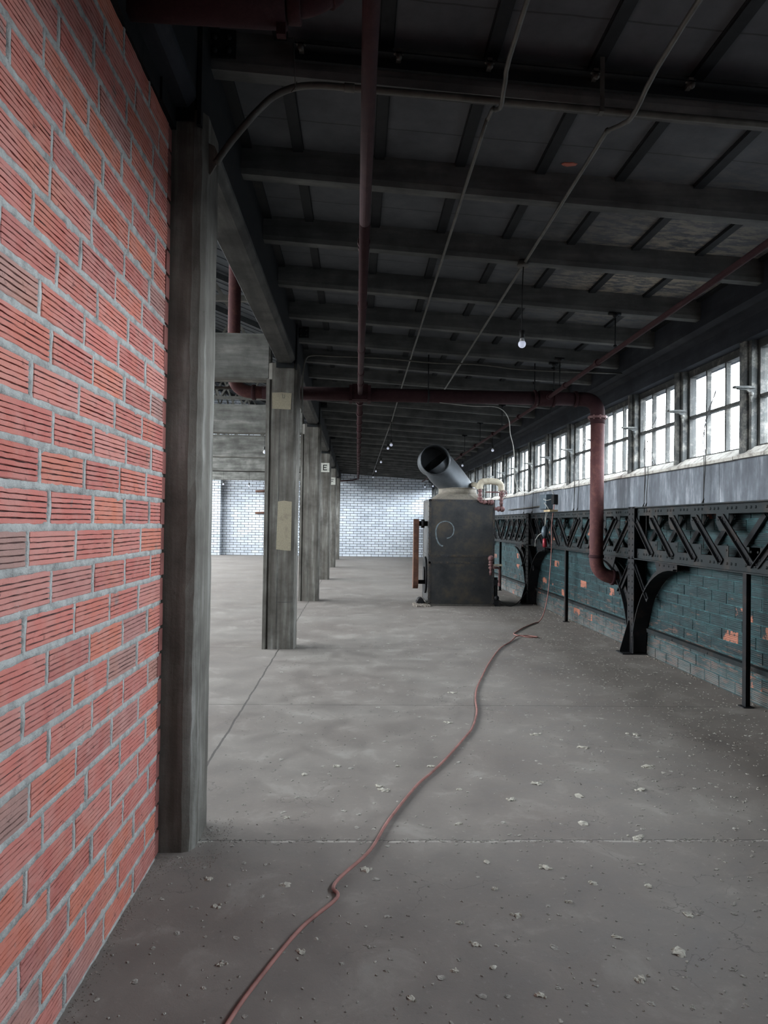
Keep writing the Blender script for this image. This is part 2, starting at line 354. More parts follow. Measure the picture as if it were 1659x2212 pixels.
# ------------------------------------------------------------------ key dimensions
Y1, SP = 3.40, 5.397          # first column front, bay length
def yk(k): return Y1 + SP * k
YF, YB = 33.3, -4.0           # far wall, wall behind
XB = -.90                     # face of the red tile wall
A0, SL = 3.7665, .0586        # underside of the joists
def zj(x): return A0 - SL * x
ORD = ['first', 'second', 'third', 'fourth', 'fifth', 'sixth', 'seventh', 'eighth', 'ninth', 'tenth', 'eleventh', 'twelfth', 'thirteenth', 'fourteenth', 'fifteenth', 'sixteenth', 'seventeenth', 'eighteenth', 'nineteenth', 'twentieth', 'twenty-first', 'twenty-second', 'twenty-third', 'twenty-fourth', 'twenty-fifth', 'twenty-sixth', 'twenty-seventh', 'twenty-eighth', 'twenty-ninth', 'thirtieth']

# ------------------------------------------------------------------ floor
struct(MB().box((-10.2, YB, -.2), (3.9, YF + .3, 0)).build('floor', M_FLOOR))

# ------------------------------------------------------------------ tile walls
def mortar(mb, plane, side, p, q, hw, step=.016):
    """irregular mortar bead from p to q ((y,z) pairs)"""
    L = math.hypot(q[0]-p[0], q[1]-p[1]); n = max(2, int(L / step)); dy, dz = (q[0]-p[0])/L, (q[1]-p[1])/L; v = []; f = []
    wa = wb = hw; hh = 0
    for i in range(n + 1):
        wa += (hw + U(-.3, .45) * hw - wa) * .5; wb += (hw + U(-.3, .45) * hw - wb) * .5; hh += (U(-.002, .003) - hh) * .5
        if R() < .02: wa += hw * U(.3, 1.0)
        if R() < .02: wb += hw * U(.3, 1.0)
        y, z = p[0] + dy * L * i / n, p[1] + dz * L * i / n
        for o_, x in ((-wa, -.006), (-wa * .7, hh + U(-.0005, .0015)), (wb * .15, hh + U(-.001, .001)), (wb * .7, hh + U(-.0005, .0015)), (wb, -.006)): v.append((plane + side * x, y - dz * o_, z + dy * o_))
    for i in range(n):
        for j in range(4):
            q_ = (i*5+j, (i+1)*5+j, (i+1)*5+j+1, i*5+j+1); f.append(q_ if side > 0 else q_[::-1])
    mb.add(v, f, True)
def tiles(mb, plane, side, y0, y1, z0, z1, ch, tl, hd, jitter=.003, offs=None, grooves=5, mort=.014, mort_v=None, rows0=0):
    """ribbed hollow clay tiles on a wall in the YZ plane; side=+1 faces +X"""
    nr = int(math.ceil((z1 - z0) / ch)); prev = 0
    for r in range(nr):
        za = z0 + r * ch + mort / 2; zb = min(z0 + (r + 1) * ch - mort / 2, z1)
        if zb - za < .02: continue
        if mort_v: mortar(mort_v, plane, side, (y0, za - mort / 2), (y1, za - mort / 2), mort * .62)
        off = (offs[r % len(offs)] if offs else (r % 2) * tl / 2) + U(-.02, .02)
        y = y0 - tl + off % tl
        while y < y1:
            L = tl + U(-.012, .012); ya = max(y + mort / 2, y0); yb = min(y + L - mort / 2 + U(-.003, .003), y1); y += L
            if mort_v and y0 < ya < y1: mortar(mort_v, plane, side, (ya - mort / 2, za - .004), (ya - mort / 2, zb + .004), mort * .46)
            if yb - ya < .03: continue
            nseg = hd(ya); h = zb - za; dz = [U(-.004, .004) for _ in (0, 1)]
            pr = []; inner = grooves if yb - ya > .1 else 0
            pr.append((0, -.012)); pr.append((0, -.003)); pr.append((.003, 0))
            for g_ in range(inner):
                c0 = h * (g_ + 1) / (inner + 1) + U(-.0015, .0015); gw = U(.0009, .0021); gd = U(.004, .009)
                pr += [(c0 - gw - .0005, 0), (c0 - gw * .8, -gd), (c0 + gw * .8, -gd), (c0 + gw + .0005, 0)]
            pr.append((h - .003, 0)); pr.append((h, -.003)); pr.append((h, -.012))
            jx = U(-jitter, jitter) ; tilt = U(-.002, .002); n = len(pr); v = []; f = []
            ys = [ya, ya + .003] + [ya + (yb - ya) * k / nseg for k in range(1, nseg)] + [yb - .003, yb]
            for i, yy in enumerate(ys):
                edge = -.004 if i in (0, len(ys) - 1) else 0
                for j, (pz, px) in enumerate(pr):
                    q = px
                    if px < -.0015 and 2 < j < n - 3: q = px * U(.3, 1.3)
                    mid = 2 < j < n - 3
                    wob = U(-.0010, .0010) if mid and nseg > 2 else 0
                    d = jx + q + edge + (U(-.0010, .0008) if nseg > 2 else 0) + tilt * ((yy - ya) / (yb - ya) - .5)
                    v.append((plane + side * d, yy, za + pz + wob + dz[0] * (1 - (yy - ya) / (yb - ya)) * .6 + dz[1] * (yy - ya) / (yb - ya) * .6))
            m_ = len(ys)
            fb = len(mb.f)
            for i in range(m_ - 1):
                for j in range(n - 1):
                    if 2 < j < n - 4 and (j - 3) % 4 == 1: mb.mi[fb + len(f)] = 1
                    q = (i*n+j, (i+1)*n+j, (i+1)*n+j+1, i*n+j+1); f.append(q if side > 0 else q[::-1])
            f.append(tuple(range(n)) if side < 0 else tuple(range(n - 1, -1, -1)))
            f.append(tuple((m_-1)*n + k for k in (range(n) if side > 0 else range(n - 1, -1, -1))))
            mb.add(v, f)
wl = MB().box((XB - .30, YB, 0), (XB - .014, Y1 - .002, 3.42)).build('wall_left', M_MORTAR); struct(wl)
mb = MB()
jm = MB(); tiles(mb, XB, 1, .6, Y1 - .075, .0, 3.40, .1172, .3365, lambda y: 10, .003, [.06, .18, .07, .21, .05, .16, .12, .2], 5, .020, jm)
jm.build('mortar_joints', M_MORTAR, wl)
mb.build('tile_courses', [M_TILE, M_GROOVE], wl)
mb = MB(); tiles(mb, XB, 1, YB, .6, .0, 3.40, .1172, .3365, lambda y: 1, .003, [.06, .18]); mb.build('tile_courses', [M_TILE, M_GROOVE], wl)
mb = MB()   # header ends at the column
for r in range(0, 29, 1):
    mb.box((XB - .02, Y1 - .063, r * .1172 + .008), (XB - U(.001, .006), Y1 - .004, (r + 1) * .1172 - .008))
mb.build('header_tiles', plain('purple_header_tile', (.22, .085, .075), .85, 0, .35, 6), wl)

# right wall: teal tile below, painted band, fascia above
wr = MB().box((3.556 + .006, YB, 0), (3.85, YF, 1.80)).build('wall_right', M_TEALM); struct(wr)
mb = MB(); tiles(mb, 3.556, -1, 3.6, 13, .0, 1.78, .1172, .3, lambda y: 4, .003, [.0, .15, .02, .17], 5, .012); tiles(mb, 3.556, -1, 13, YF, .0, 1.78, .1172, .3, lambda y: 1, .003, [.0, .15], 0, .012)
tiles(mb, 3.556, -1, YB, 3.6, .0, 1.78, .1172, .3, lambda y: 1, .003, [.0, .15], 0, .012)
mb.build('painted_tiles', [M_TEAL, M_TGROOVE], wr)
mb = MB()
yy = -4.0
while yy < YF:
    mb.box((3.49, yy + .004, 1.79), (3.85, min(yy + 2.695, YF), 2.19)); yy += 2.6985
mb.build('concrete_band', M_BAND, wr)
mb = MB()
yy = YB
while yy < YF:       # flaking sloped sill in short irregular lengths
    e_ = min(yy + U(.3, .9), YF); a_, b_ = U(.0, .02), U(-.008, .008)
    mb.prism([(3.455 - a_, 2.185 + b_), (3.455 - a_, 2.215 + b_), (3.53, 2.285), (3.70, 2.30), (3.70, 2.18)], 'Y', yy, e_); yy = e_
mb.build('sill', M_SILL, wr)
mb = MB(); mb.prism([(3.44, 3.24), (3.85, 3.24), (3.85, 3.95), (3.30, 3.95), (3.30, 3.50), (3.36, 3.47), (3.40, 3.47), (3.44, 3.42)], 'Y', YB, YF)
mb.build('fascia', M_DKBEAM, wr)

MB().box((3.50, YB, 2.19), (3.85, -.38, 3.24)).build('light_blocking_panel', M_BACK, wr)  # unseen panel added in place of windows, to cut light from behind
# far wall, wall behind, left hall walls
wf = MB().box((-10.2, YF, 0), (3.9, YF + .3, 9.6)).build('wall_far', M_WHITE); struct(wf)
mb = MB(); mb.box((-6.9, YF - .35, 0), (-6.25, YF, 5.6)); mb.build('pier', M_WHITE, wf)
struct(MB().box((XB - .4, YB - .3, 0), (3.9, YB, 4.4)).build('wall_back', M_BACK))
struct(MB().box((-10.2, Y1 - .1, 0), (XB - .30, Y1 + .1, 9.6)).build('wall_hall_end', M_BACK))
wh = sroot('wall_hall_side', (-10.2, 18, 0))
mb = MB(); mb.box((-10.2, Y1, 0), (-10, YF, 2.4)); mb.box((-10.2, Y1, 6.8), (-10, YF, 9.4))
for k in range(13): mb.box((-10.2, Y1 + k * 2.45, 2.4), (-10, Y1 + k * 2.45 + .3, 6.8))
mb.build('masonry', M_BACK, wh)
mb = MB()
for k in range(50): mb.box((-10.12, Y1 + k * .6, 2.4), (-10.08, Y1 + k * .6 + .04, 6.8))
for z_ in (3.2, 4.0, 4.8, 5.6, 6.4): mb.box((-10.12, Y1, z_), (-10.08, YF, z_ + .04))
mb.build('glazing_bars', M_FRAME, wh)

# ------------------------------------------------------------------ ceiling of the aisle
ce = MB().add([(-1.0, YB, zj(-1.0)+.19), (3.9, YB, zj(3.9)+.19), (3.9, YF, zj(3.9)+.19), (-1.0, YF, zj(-1.0)+.19),
               (-1.0, YB, zj(-1.0)+.33), (3.9, YB, zj(3.9)+.33), (3.9, YF, zj(3.9)+.33), (-1.0, YF, zj(-1.0)+.33)],
              [(0,3,2,1),(4,5,6,7),(0,1,5,4),(1,2,6,5),(2,3,7,6),(3,0,4,7)]).build('ceiling', M_SLAB); struct(ce)
for k in range(-4, 5):
    x = 1.17 + .53 * k; z = zj(x) + .19
    mb = MB(); mb.box((x - .032, YB, z - .022), (x + .032, YF, z + .01)); mb.box((x - .038, YB, z - .006), (x + .038, YF, z + .01)); mb.build('tee_bar', M_TEE, ce)
# peeled patch on the underside
mb = MB(); pts = [(1.33 + .05 * math.cos(a) * U(.6, 1.2), 4.52 + .025 * math.sin(a) * U(.6, 1.2)) for a in [i * math.pi / 5 for i in range(10)]]
z = zj(1.33) + .187; mb.prism(pts, 'Z', z - .004, z + .003); mb.build('bare_brick_patch', M_TILE, ce)

# girder on the column line
gd = MB()
gd.prism([(-1.04, 3.575), (-1.0, 3.50), (-.83, 3.50), (-.79, 3.545), (-.79, 3.575)], 'Y', Y1, YF)
go_ = gd.build('roof_girder', M_GIRD)
MB().prism([(-1.04, 3.575), (-1.0, 3.50), (-.83, 3.50), (-.79, 3.545), (-.79, 3.575)], 'Y', YB, Y1).build('painted_soffit', M_DKBEAM, go_)
MB().prism([(-1.04, 3.575), (-.79, 3.575), (-.785, 4.02), (-1.04, 4.06)], 'Y', YB, YF).build('web', M_STEEL, go_)
tag(go_, 'long dark concrete girder running along the tops of the columns', 'girder')
gt = MB(); gt.box((-.79, YB, 3.975), (-.72, YF, 4.0)); gt.build('ledge_angle', M_STEEL, go_)
# sooty bearing ledge above the red tile wall
mb = MB()
for i in range(30):
    a_ = YB + i * (Y1 - YB) / 30; mb.box((XB - .3, a_, 3.40), (XB + U(.0, .02), a_ + (Y1 - YB) / 30, 3.52 + U(-.01, .01)))
tag(mb.build('bearing_ledge', M_STEEL), 'black sooty ledge between the red tile wall and the dark girder', 'ledge')

# joists
for k in range(-7, 28):
    y = 3.567 + 1.0794 * k
    if y > YF - .1: break
    x0, x1 = -.80, 3.42
    v = []
    for x in (x0, x1):
        z = zj(x)
        for dy, dz in ((0, .035), (.012, 0), (.098, 0), (.11, .035), (.11, .2), (0, .2)): v.append((x, y + dy, z + dz))
    mb = MB().add(v, [(0,1,2,3,4,5), (11,10,9,8,7,6)] + [(j, j+6, (j+1)%6+6, (j+1)%6) for j in range(6)])
    o = mb.build('ceiling_joist', M_SOOT)
    if k >= 0: tag(o, '%s sloping concrete joist under the ceiling, counting away from the viewer' % ORD[k], 'ceiling joist', 'sloping concrete ceiling joists')
    else: tag(o, 'sloping concrete joist overhead behind the viewer, %s back from the first column' % ORD[-k - 1], 'ceiling joist', 'sloping concrete ceiling joists')
# riveted connection plates where the joists meet the girder at each column
for k in range(0, 5):
    y = 3.567 + 1.0794 * 5 * k - .012; z = zj(-.7)
    r_ = thing('joist_cleat', 'riveted steel plate fixing the %s joist to the girder' % ORD[5 * k], 'steel plate', (-.70, y, z), 'riveted joist plates')
    mb = MB(); mb.box((-.775, y, z + .05), (-.64, y + .012, z + .19)); mb.box((-.785, y - .09, z + .04), (-.775, y + .1, z + .2))
    for ax in (-.745, -.675):
        for az in (.085, .150): mb.rivet((ax, y, z + az), (0, -1, 0), .018)
    for az in (.085, .15): mb.rivet((-.775, y - .05, z + az), (1, 0, 0), .018)
    mb.build('plate', M_STEEL, r_)

# ------------------------------------------------------------------ columns
desc = ['weathered concrete column standing against the end of the red tile wall',
        'second concrete column, with two beige paint patches on its face',
        'third concrete column, plain and scratched, just behind the patched column',
        'fourth concrete column, carrying a white square lettered E',
        'fifth concrete column, carrying a white square lettered F',
        'sixth and farthest concrete column, close to the white tile wall']
for k in range(6):
    y = yk(k); x0, x1 = -1.125, -.745; c = .055; d = .36
    col = thing('concrete_column', desc[k], 'column', ((x0+x1)/2, y + d/2, 0), 'concrete columns in a row')
    mb = MB(); nz_ = 40; v = []; f = []
    base = [(x0+c,y),(x0+c+.06,y),(x1-c,y),(x1-c*.35,y+c*.25),(x1,y+c),(x1,y+d*.5),(x1,y+d-c),(x1-c,y+d),(x0+c,y+d),(x0,y+d-c),(x0,y+d*.5),(x0,y+c)]
    n = len(base)
    for i in range(nz_ + 1):
        for j, (px, py) in enumerate(base):
            e_ = .0035 if j in (2, 3, 4) else .0015
            v.append((px + U(-e_, e_), py + U(-e_, e_), 3.50 * i / nz_))
    for i in range(nz_):
        for j in range(n): f.append((i*n+j, i*n+(j+1)%n, (i+1)*n+(j+1)%n, (i+1)*n+j))
    f += [tuple(range(n-1, -1, -1)), tuple(nz_*n + j for j in range(n))]
    mb.add(v, f); mb.build('shaft', M_CONC, col)
    if k < 4:
        mb = MB(); js = .25 + .45 * ((k * 37) % 5) / 4
        mb.box((x0 + .15, y - .0018, js * 1.2), (x1 - c, y + .001, js * 1.2 + .006)); mb.build('board_joint', M_GIRD, col)
        mb = MB(); mb.box((x0 + .155, y - .0018, 0), (x0 + .160, y + .001, 3.3)); mb.build('board_joint', M_GIRD, col)
    mb = MB()
    if k != 0: mb.box((x0 - .012, y - .012, .0), (x0 + .03, y + .05, 3.3)) ; mb.build('corner_strip', M_CONC, col)
    if k == 1:
        MB().prism([(-1.063, 2.935), (-.835, 2.93), (-.828, 3.13), (-.95, 3.138), (-1.066, 3.132)], 'Y', y - .003, y + .003).build('paint_patch', M_PATCH, col)
        MB().prism([(-.985, 1.215), (-.88, 1.205), (-.805, 1.20), (-.803, 1.80), (-.90, 1.812), (-.972, 1.80)], 'Y', y - .003, y + .003).build('paint_patch', M_PATCH, col)
        mb = MB(); mb.beam((-.935, y - .0035, 3.07), (-.935, y - .0035, 3.12), .006, .002); mb.beam((-.935, y - .0035, 3.07), (-.912, y - .0035, 3.07), .006, .002, (0, 0, 1)); mb.beam((-.912, y - .0035, 3.07), (-.912, y - .0035, 3.115), .006, .002); mb.build('faint_mark', M_CONC, col)
    if k in (3, 4):
        cx = -.90 if k == 3 else -.90; cz = 3.055 if k == 3 else 3.0
        s_ = MB().bbox((cx - .12, y - .008, cz - .125), (cx + .12, y + .002, cz + .125), .002).build('letter_sign', M_SIGN, col)
        s_['label'] = 'white square sign lettered ' + 'EF'[k - 3]
        mb = MB(); yy = y - .010
        mb.box((cx - .055, yy, cz - .075), (cx - .03, yy + .003, cz + .075)); mb.box((cx - .055, yy, cz + .053), (cx + .055, yy + .003, cz + .078)); mb.box((cx - .055, yy, cz - .012), (cx + .04, yy + .003, cz + .012))
        if k == 3: mb.box((cx - .055, yy, cz - .078), (cx + .055, yy + .003, cz - .053))
        mb.build('letter', M_INK, s_)
    # steel head between shaft and girder
    mb = MB(); mb.box((-.785, y - .02, 3.42), (-.765, y + d + .05, 3.98)); mb.box((-1.02, y - .015, 3.44), (-.80, y - .003, 3.95)); mb.build('head_plate', M_STEEL, col)
    if k == 0:
        mb = MB(); mb.prism([(-.80, 3.30), (-.76, 3.38), (-.715, 3.36), (-.69, 3.30), (-.735, 3.22)], 'Y', y + .06, y + .072); mb.build('tab_plate', M_CONC, col)

# cross beams of the hall
for k in range(1, 6):
    y = yk(k) + .04
    mb = MB(); mb.bbox((-9.9, y, 3.30), (-1.10, y + .24, 3.87), .02)
    tag(mb.build('cross_beam', M_XBEAM), 'heavy pale concrete beam running left from the %s column' % ORD[k], 'beam', 'hall cross beams')

# hall roof: boards falling towards the aisle, steel rafters and struts
hr = sroot('ceiling_hall', (-5.5, 18, 4))
mb = MB(); S2 = .40
def zh(x): return 5.35 + S2 * (-x - 1.0)
i = 0; yy = Y1
while yy < YF:
    z_ = .0 if i % 2 else .015
    mb.add([(-1.0, yy, zh(-1.0)+z_), (-10.2, yy, zh(-10.2)+z_), (-10.2, yy + .195, zh(-10.2)+z_), (-1.0, yy + .195, zh(-1.0)+z_),
            (-1.0, yy, zh(-1.0)+.12), (-10.2, yy, zh(-10.2)+.12), (-10.2, yy + .195, zh(-10.2)+.12), (-1.0, yy + .195, zh(-1.0)+.12)],
           [(0,1,2,3),(7,6,5,4),(0,4,5,1),(1,5,6,2),(2,6,7,3),(3,7,4,0)])
    yy += .205; i += 1
mb.build('boards', M_DECK, hr)
mb = MB(); mb.box((-1.02, Y1, 3.95), (-.90, YF, 5.6)); mb.build('upstand', M_DECK, hr)
for k in range(11):
    y = Y1 + 1.2 + k * 2.7
    r_ = thing('roof_truss', 'thin steel roof truss high in the left hall, %s from the near end' % ORD[k], 'truss', (-5.5, y, 4.2), 'hall roof trusses')
    mb = MB(); mb.beam((-1.0, y, zh(-1.0) - .08), (-10, y, zh(-10) - .08), .08, .10, (0, 1, 0)); mb.build('rafter', M_STEEL, r_)
    mb = MB(); mb.beam((-1.0, y, 4.65), (-10, y, 4.65), .07, .08, (0, 1, 0)); mb.build('tie', M_COND, r_)
    for q in range(5):
        a_ = -1.9 - q * 1.6
        MB().beam((a_, y, 4.65), (a_ - .8, y, zh(a_ - .8) - .1), .05, .05, (0, 1, 0)).build('strut', M_COND, r_)
        MB().beam((a_ - .8, y, zh(a_ - .8) - .1), (a_ - 1.6, y, 4.65), .05, .05, (0, 1, 0)).build('strut', M_COND, r_)

# ------------------------------------------------------------------ windows
WP = 5.397 / 4; W0 = 9.05
wi = 0
for k in range(-9, 19):
    ya = W0 + k * WP - WP + .0; yb = ya + WP     # mullion centre to mullion centre
    if yb > YF + .1 or ya < -.6: continue
    wi += 1
    rt_ = sroot('window_%d' % wi, (3.6, (ya + yb) / 2, 2.2))
    mb = MB(); mb.bbox((3.465, yb - .055, 2.20), (3.62, yb + .055, 3.26), .012); mb.box((3.50, yb - .10, 2.24), (3.60, yb - .055, 3.25)); mb.box((3.50, yb + .055, 2.24), (3.60, yb + .10, 3.25)); mb.build('mullion', M_MULL, rt_)
    a_, b_ = ya + .10, yb - .10; z0, z1 = 2.27, 3.20; T = .034
    mb = MB(); mb.box((3.56, a_, z0), (3.63, b_, z0 + T)); mb.box((3.56, a_, z1 - T), (3.63, b_, z1 + .05)); mb.box((3.56, a_, z0 + T), (3.63, a_ + T, z1 - T)); mb.box((3.56, b_ - T, z0 + T), (3.63, b_, z1 - T)); mb.build('sash', M_FRAME, rt_)
    mb = MB(); zc = (z0 + z1) / 2; mb.box((3.565, a_ + T, zc - .016), (3.615, b_ - T, zc + .016))
    for j in (1, 2):
        yc = a_ + (b_ - a_) * j / 3; mb.box((3.567, yc - .014, z0 + T), (3.613, yc + .014, z1 - T))
    mb.build('glazing_bars', M_FRAME, rt_)
    mb = MB(); mb.box((3.592, a_ + T, z0 + T), (3.598, b_ - T, z1 - T)); mb.build('panes', M_GLASS, rt_)
    br_ = MB(); y_ = yb - .10; z_ = 2.80
    br_.box((3.33, y_ - .04, z_), (3.51, y_ + .012, z_ + .018)); br_.prism([(3.36, z_), (3.50, z_), (3.50, z_ - .12), (3.485, z_ - .12), (3.475, z_ - .04), (3.44, z_ - .015), (3.36, z_ - .012)], 'Y', y_ - .02, y_); br_.sphere((3.485, y_ - .02, z_ - .05), .022, 8, 6)
    br_.build('casement_stay', M_MULL, rt_)

# hanging sash cords
for i, (y_, zt, zb) in enumerate([(6.95, 2.95, 1.35), (8.35, 2.9, 1.45), (8.42, 2.3, 1.75), (11.0, 2.95, 1.5), (11.2, 2.8, 1.6), (13.9, 2.9, 1.2), (14.6, 2.7, 1.5)]):
    x = 3.43; mb = MB(); mb.tube(spline([(3.55, y_, zt), (x, y_ + .015, 2.6), (x, y_, 2.2), (x - .01, y_ + .01, 1.9), (x - .02, y_ - .01, zb)], 5), .004, 5)
    if i % 2 == 0: mb.tube(spline([(3.55, y_ + .03, zt), (x, y_ + .04, 2.5), (x, y_ + .03, 2.2), (x - .01, y_ + .02, 1.75)], 5), .004, 5)
    mb.tube([(x - .01, y_ + .005, 1.84), (x - .03, y_ + .005, 1.80), (x - .01, y_ + .01, 1.77)], .006, 5)
    wpl = ['nearest the viewer, over the lattice girder', 'second from the viewer', 'short one beside the second cord', 'just left of the big red drop pipe', 'second left of the big red drop pipe', 'near the grey switch box', 'behind the furnace valves'][i]
    tag(mb.build('window_cord', M_BWIRE), 'dark cord hanging from the windows, ' + wpl, 'cord', 'window cords')

# ------------------------------------------------------------------ steel posts and lattice girders along the right wall
PY = [8.72 + SP * k for k in range(-2, 5)]
pl = ['behind the viewer by the right wall', 'beside the viewer at the right wall', 'beneath the red drop pipe', 'beside the furnace', 'beyond the furnace', 'second beyond the furnace', 'last before the far wall']
for k, y in enumerate(PY):
    if y > YF - .3: continue
    r_ = thing('riveted_post', 'black riveted steel post with curved braces, ' + pl[k], 'steel post', (3.45, y, 0), 'riveted steel posts')
    mb = MB(); mb.box((3.375, y - .10, 0), (3.387, y + .10, 1.80)); mb.box((3.387, y - .014, 0), (3.55, y + .014, 1.80))
    for s_ in (-1, 1): mb.box((3.387, y + s_ * .014 - (.0 if s_ > 0 else .01), 0), (3.46, y + s_ * .014 + (.01 if s_ > 0 else 0), 1.8))
    for i in range(24):
        for s_ in (-1, 1): mb.rivet((3.375, y + s_ * .055, .06 + i * .075), (-1, 0, 0), .014)
    mb.build('shaft', M_BLACK, r_)
    mb = MB(); mb.prism([(3.375, .01), (3.255, .01), (3.255, .03), (3.36, .40), (3.375, .40)], 'Y', y + .02, y + .034); mb.box((3.25, y - .10, 0), (3.555, y + .14, .014)); mb.build('base_gusset', M_BLACK, r_)
    for s_ in (-1, 1):
        # curved flange
        a_, b_ = 1.12, 1.10; pts = []
        for i in range(15):
            t_ = i / 14 * math.pi / 2; pts.append((y + s_ * (.07 + a_ - a_ * math.cos(t_) ** .9 * 1.0 if i < 14 else .07 + a_), b_ * math.sin(t_)))
        pts = [(y + s_ * (.07 + a_ * (1 - math.cos(i / 14 * math.pi / 2))), .02 + 1.07 * math.sin(i / 14 * math.pi / 2)) for i in range(15)]
        v = []; f = []
        for i, (py, pz) in enumerate(pts):
            t_ = i / 14 * math.pi / 2; ny, nz2 = -s_ * math.cos(t_), math.sin(t_)   # towards post and chord
            for dx, dn in ((3.37, 0), (3.545, 0), (3.545, .014), (3.37, .014)): v.append((dx, py + ny * dn, pz + nz2 * dn))
        for i in range(14):
            for j in range(4): f.append((i*4+j, i*4+(j+1)%4, i*4+4+(j+1)%4, i*4+4+j))
        f += [(3,2,1,0), (56,57,58,59)]
        br_ = MB().add(v, f)
        # outer web strip against the flange
        w2 = []
        for i, (py, pz) in enumerate(pts):
            t_ = i / 14 * math.pi / 2; ny, nz2 = -s_ * math.cos(t_), math.sin(t_)
            wd = min(.09, max(.03, abs(py - y) - .0)) if i < 10 else min(.09, 1.165 - pz + .01)
            for dx, dn in ((3.42, .012), (3.432, .012), (3.432, wd), (3.42, wd)): w2.append((dx, py + ny * dn, pz + nz2 * dn))
        br_.add(w2, f)
        for i in range(2, 13, 1):
            py, pz = pts[i]; t_ = i / 14 * math.pi / 2; br_.rivet((3.42, py - s_ * math.cos(t_) * .045, pz + math.sin(t_) * .045), (-1, 0, 0), .012)
        br_.build('curved_brace', M_BLACK, r_)
        mb = MB(); mb.prism([(y + s_ * .62, 1.16), (y + s_ * 1.2, 1.16), (y + s_ * 1.2, 1.08), (y + s_ * .95, 1.08), (y + s_ * .72, 1.0)], 'X', 3.41, 3.42)
        for q in range(4): mb.rivet((3.41, y + s_ * (.76 + .12 * q), 1.125), (-1, 0, 0), .013)
        mb.build('corner_gusset', M_BLACK, r_)
        mb = MB(); mb.beam((3.40, y + s_ * .06, 1.10), (3.40, y + s_ * .46, .70), .012, .07); mb.beam((3.385, y + s_ * .06, 1.12), (3.385, y + s_ * .46, .72), .03, .008); mb.build('strut', M_BLACK, r_)
        
NB = ['behind the viewer', 'nearest the viewer', 'by the red drop pipe', 'behind the furnace valves', 'beyond the furnace', 'second beyond the furnace', 'ending at the far wall']
for k in range(len(PY)):
    ya = PY[k]; yb = PY[k] + SP
    if yb > YF + 4: continue
    yb = min(yb, YF)
    nm = NB[k]
    r_ = thing('lattice_girder', 'black riveted lattice girder under the window band, bay ' + nm, 'lattice girder', (3.45, (ya+yb)/2, 1.16), 'lattice girder bays')
    a_, b_ = ya + .02, yb - .02
    for nmz, za, zb, fl in (('bottom_chord', 1.165, 1.29, 1.16), ('top_chord', 1.69, 1.79, 1.782)):
        mb = MB(); mb.box((3.415, a_, za), (3.43, b_, zb)); mb.box((3.52, a_, za), (3.535, b_, zb)); mb.box((3.375, a_, fl), (3.55, b_, fl + .012))
        yy = a_ + .12; i = 0; far = ya > 18
        while yy < b_ - .05:
            mb.rivet((3.415, yy, (za + zb) / 2), (-1, 0, 0), .016); i += 1; yy += .075 if i % 3 else .17
        mb.build(nmz, M_CHORD, r_)
    mid = (ya + yb) / 2; nb = 5; stp = .53
    for s_, st in ((-1, yb), (1, ya)):
        for i in range(nb):
            yt = st + s_ * (.0 + .06) + s_ * i * stp * .985; yl = yt + s_ * .52
            if not (YB < yt < YF - .1) or (yl - mid) * -s_ < -.3: continue
            mb = MB(); mb.beam((3.405, yt, 1.66), (3.405, yl, 1.235), .012, .068); mb.beam((3.388, yt + .022, 1.66), (3.388, yl + .022, 1.235), .036, .009)
            for q in (.03, .12, .88, .97, .5): mb.rivet((3.399, yt + (yl - yt) * q, 1.66 - .425 * q), (-1, 0, 0), .013)
            mb.build('lattice_bar', M_BLACK, r_)
            mb = MB(); mb.beam((3.525, yt + s_ * .5, 1.68), (3.525, yt, 1.24), .010, .06); mb.build('lattice_bar', M_BLACK, r_)
            mb = MB(); mb.prism([(yt - .10, 1.70), (yt + .13, 1.70), (yt + .13, 1.60), (yt + .07, 1.53), (yt - .07, 1.53), (yt - .10, 1.58)], 'X', 3.414, 3.420)
            for q in (-.06, .09): mb.rivet((3.414, yt + q, 1.635), (-1, 0, 0), .013)
            mb.build('gusset_plate', M_CHORD, r_); mb = MB()
            mb.prism([(yl - .10, 1.28), (yl + .13, 1.28), (yl + .13, 1.39), (yl - .10, 1.39)], 'X', 3.414, 3.420)
            for q in (-.07, .10): mb.rivet((3.414, yl + q, 1.35), (-1, 0, 0), .013)
            mb.build('gusset_plate', M_CHORD, r_)
    # thin prop under the middle of the bay
    if mid + .1 < YF - 1:
        yp = mid + .12
        mb = MB(); mb.box((3.385, yp - .03, 0), (3.395, yp + .03, 1.16)); mb.box((3.395, yp - .005, 0), (3.44, yp + .005, 1.16)); mb.box((3.36, yp - .05, 0), (3.45, yp + .05, .008))
        tag(mb.build('steel_prop', M_BLACK), 'thin black steel prop under the lattice girder bay ' + nm, 'steel prop', 'thin props')
for k in range(len(PY)):
    ye = min(PY[k] + SP - .2, YF); mb = MB()
    mb.prism([(3.545, .285), (3.50, .29), (3.495, .335), (3.545, .34)], 'Y', PY[k] + .2, ye)
    for i in range(6):
        if PY[k] + .5 + i * .8 < ye: mb.rivet((3.499, PY[k] + .5 + i * .8, .31), (-1, 0, 0), .014)
    tag(mb.build('wall_rail', M_CHORD), 'low dark rail along the foot of the teal wall, bay ' + NB[k], 'rail', 'low wall rails')

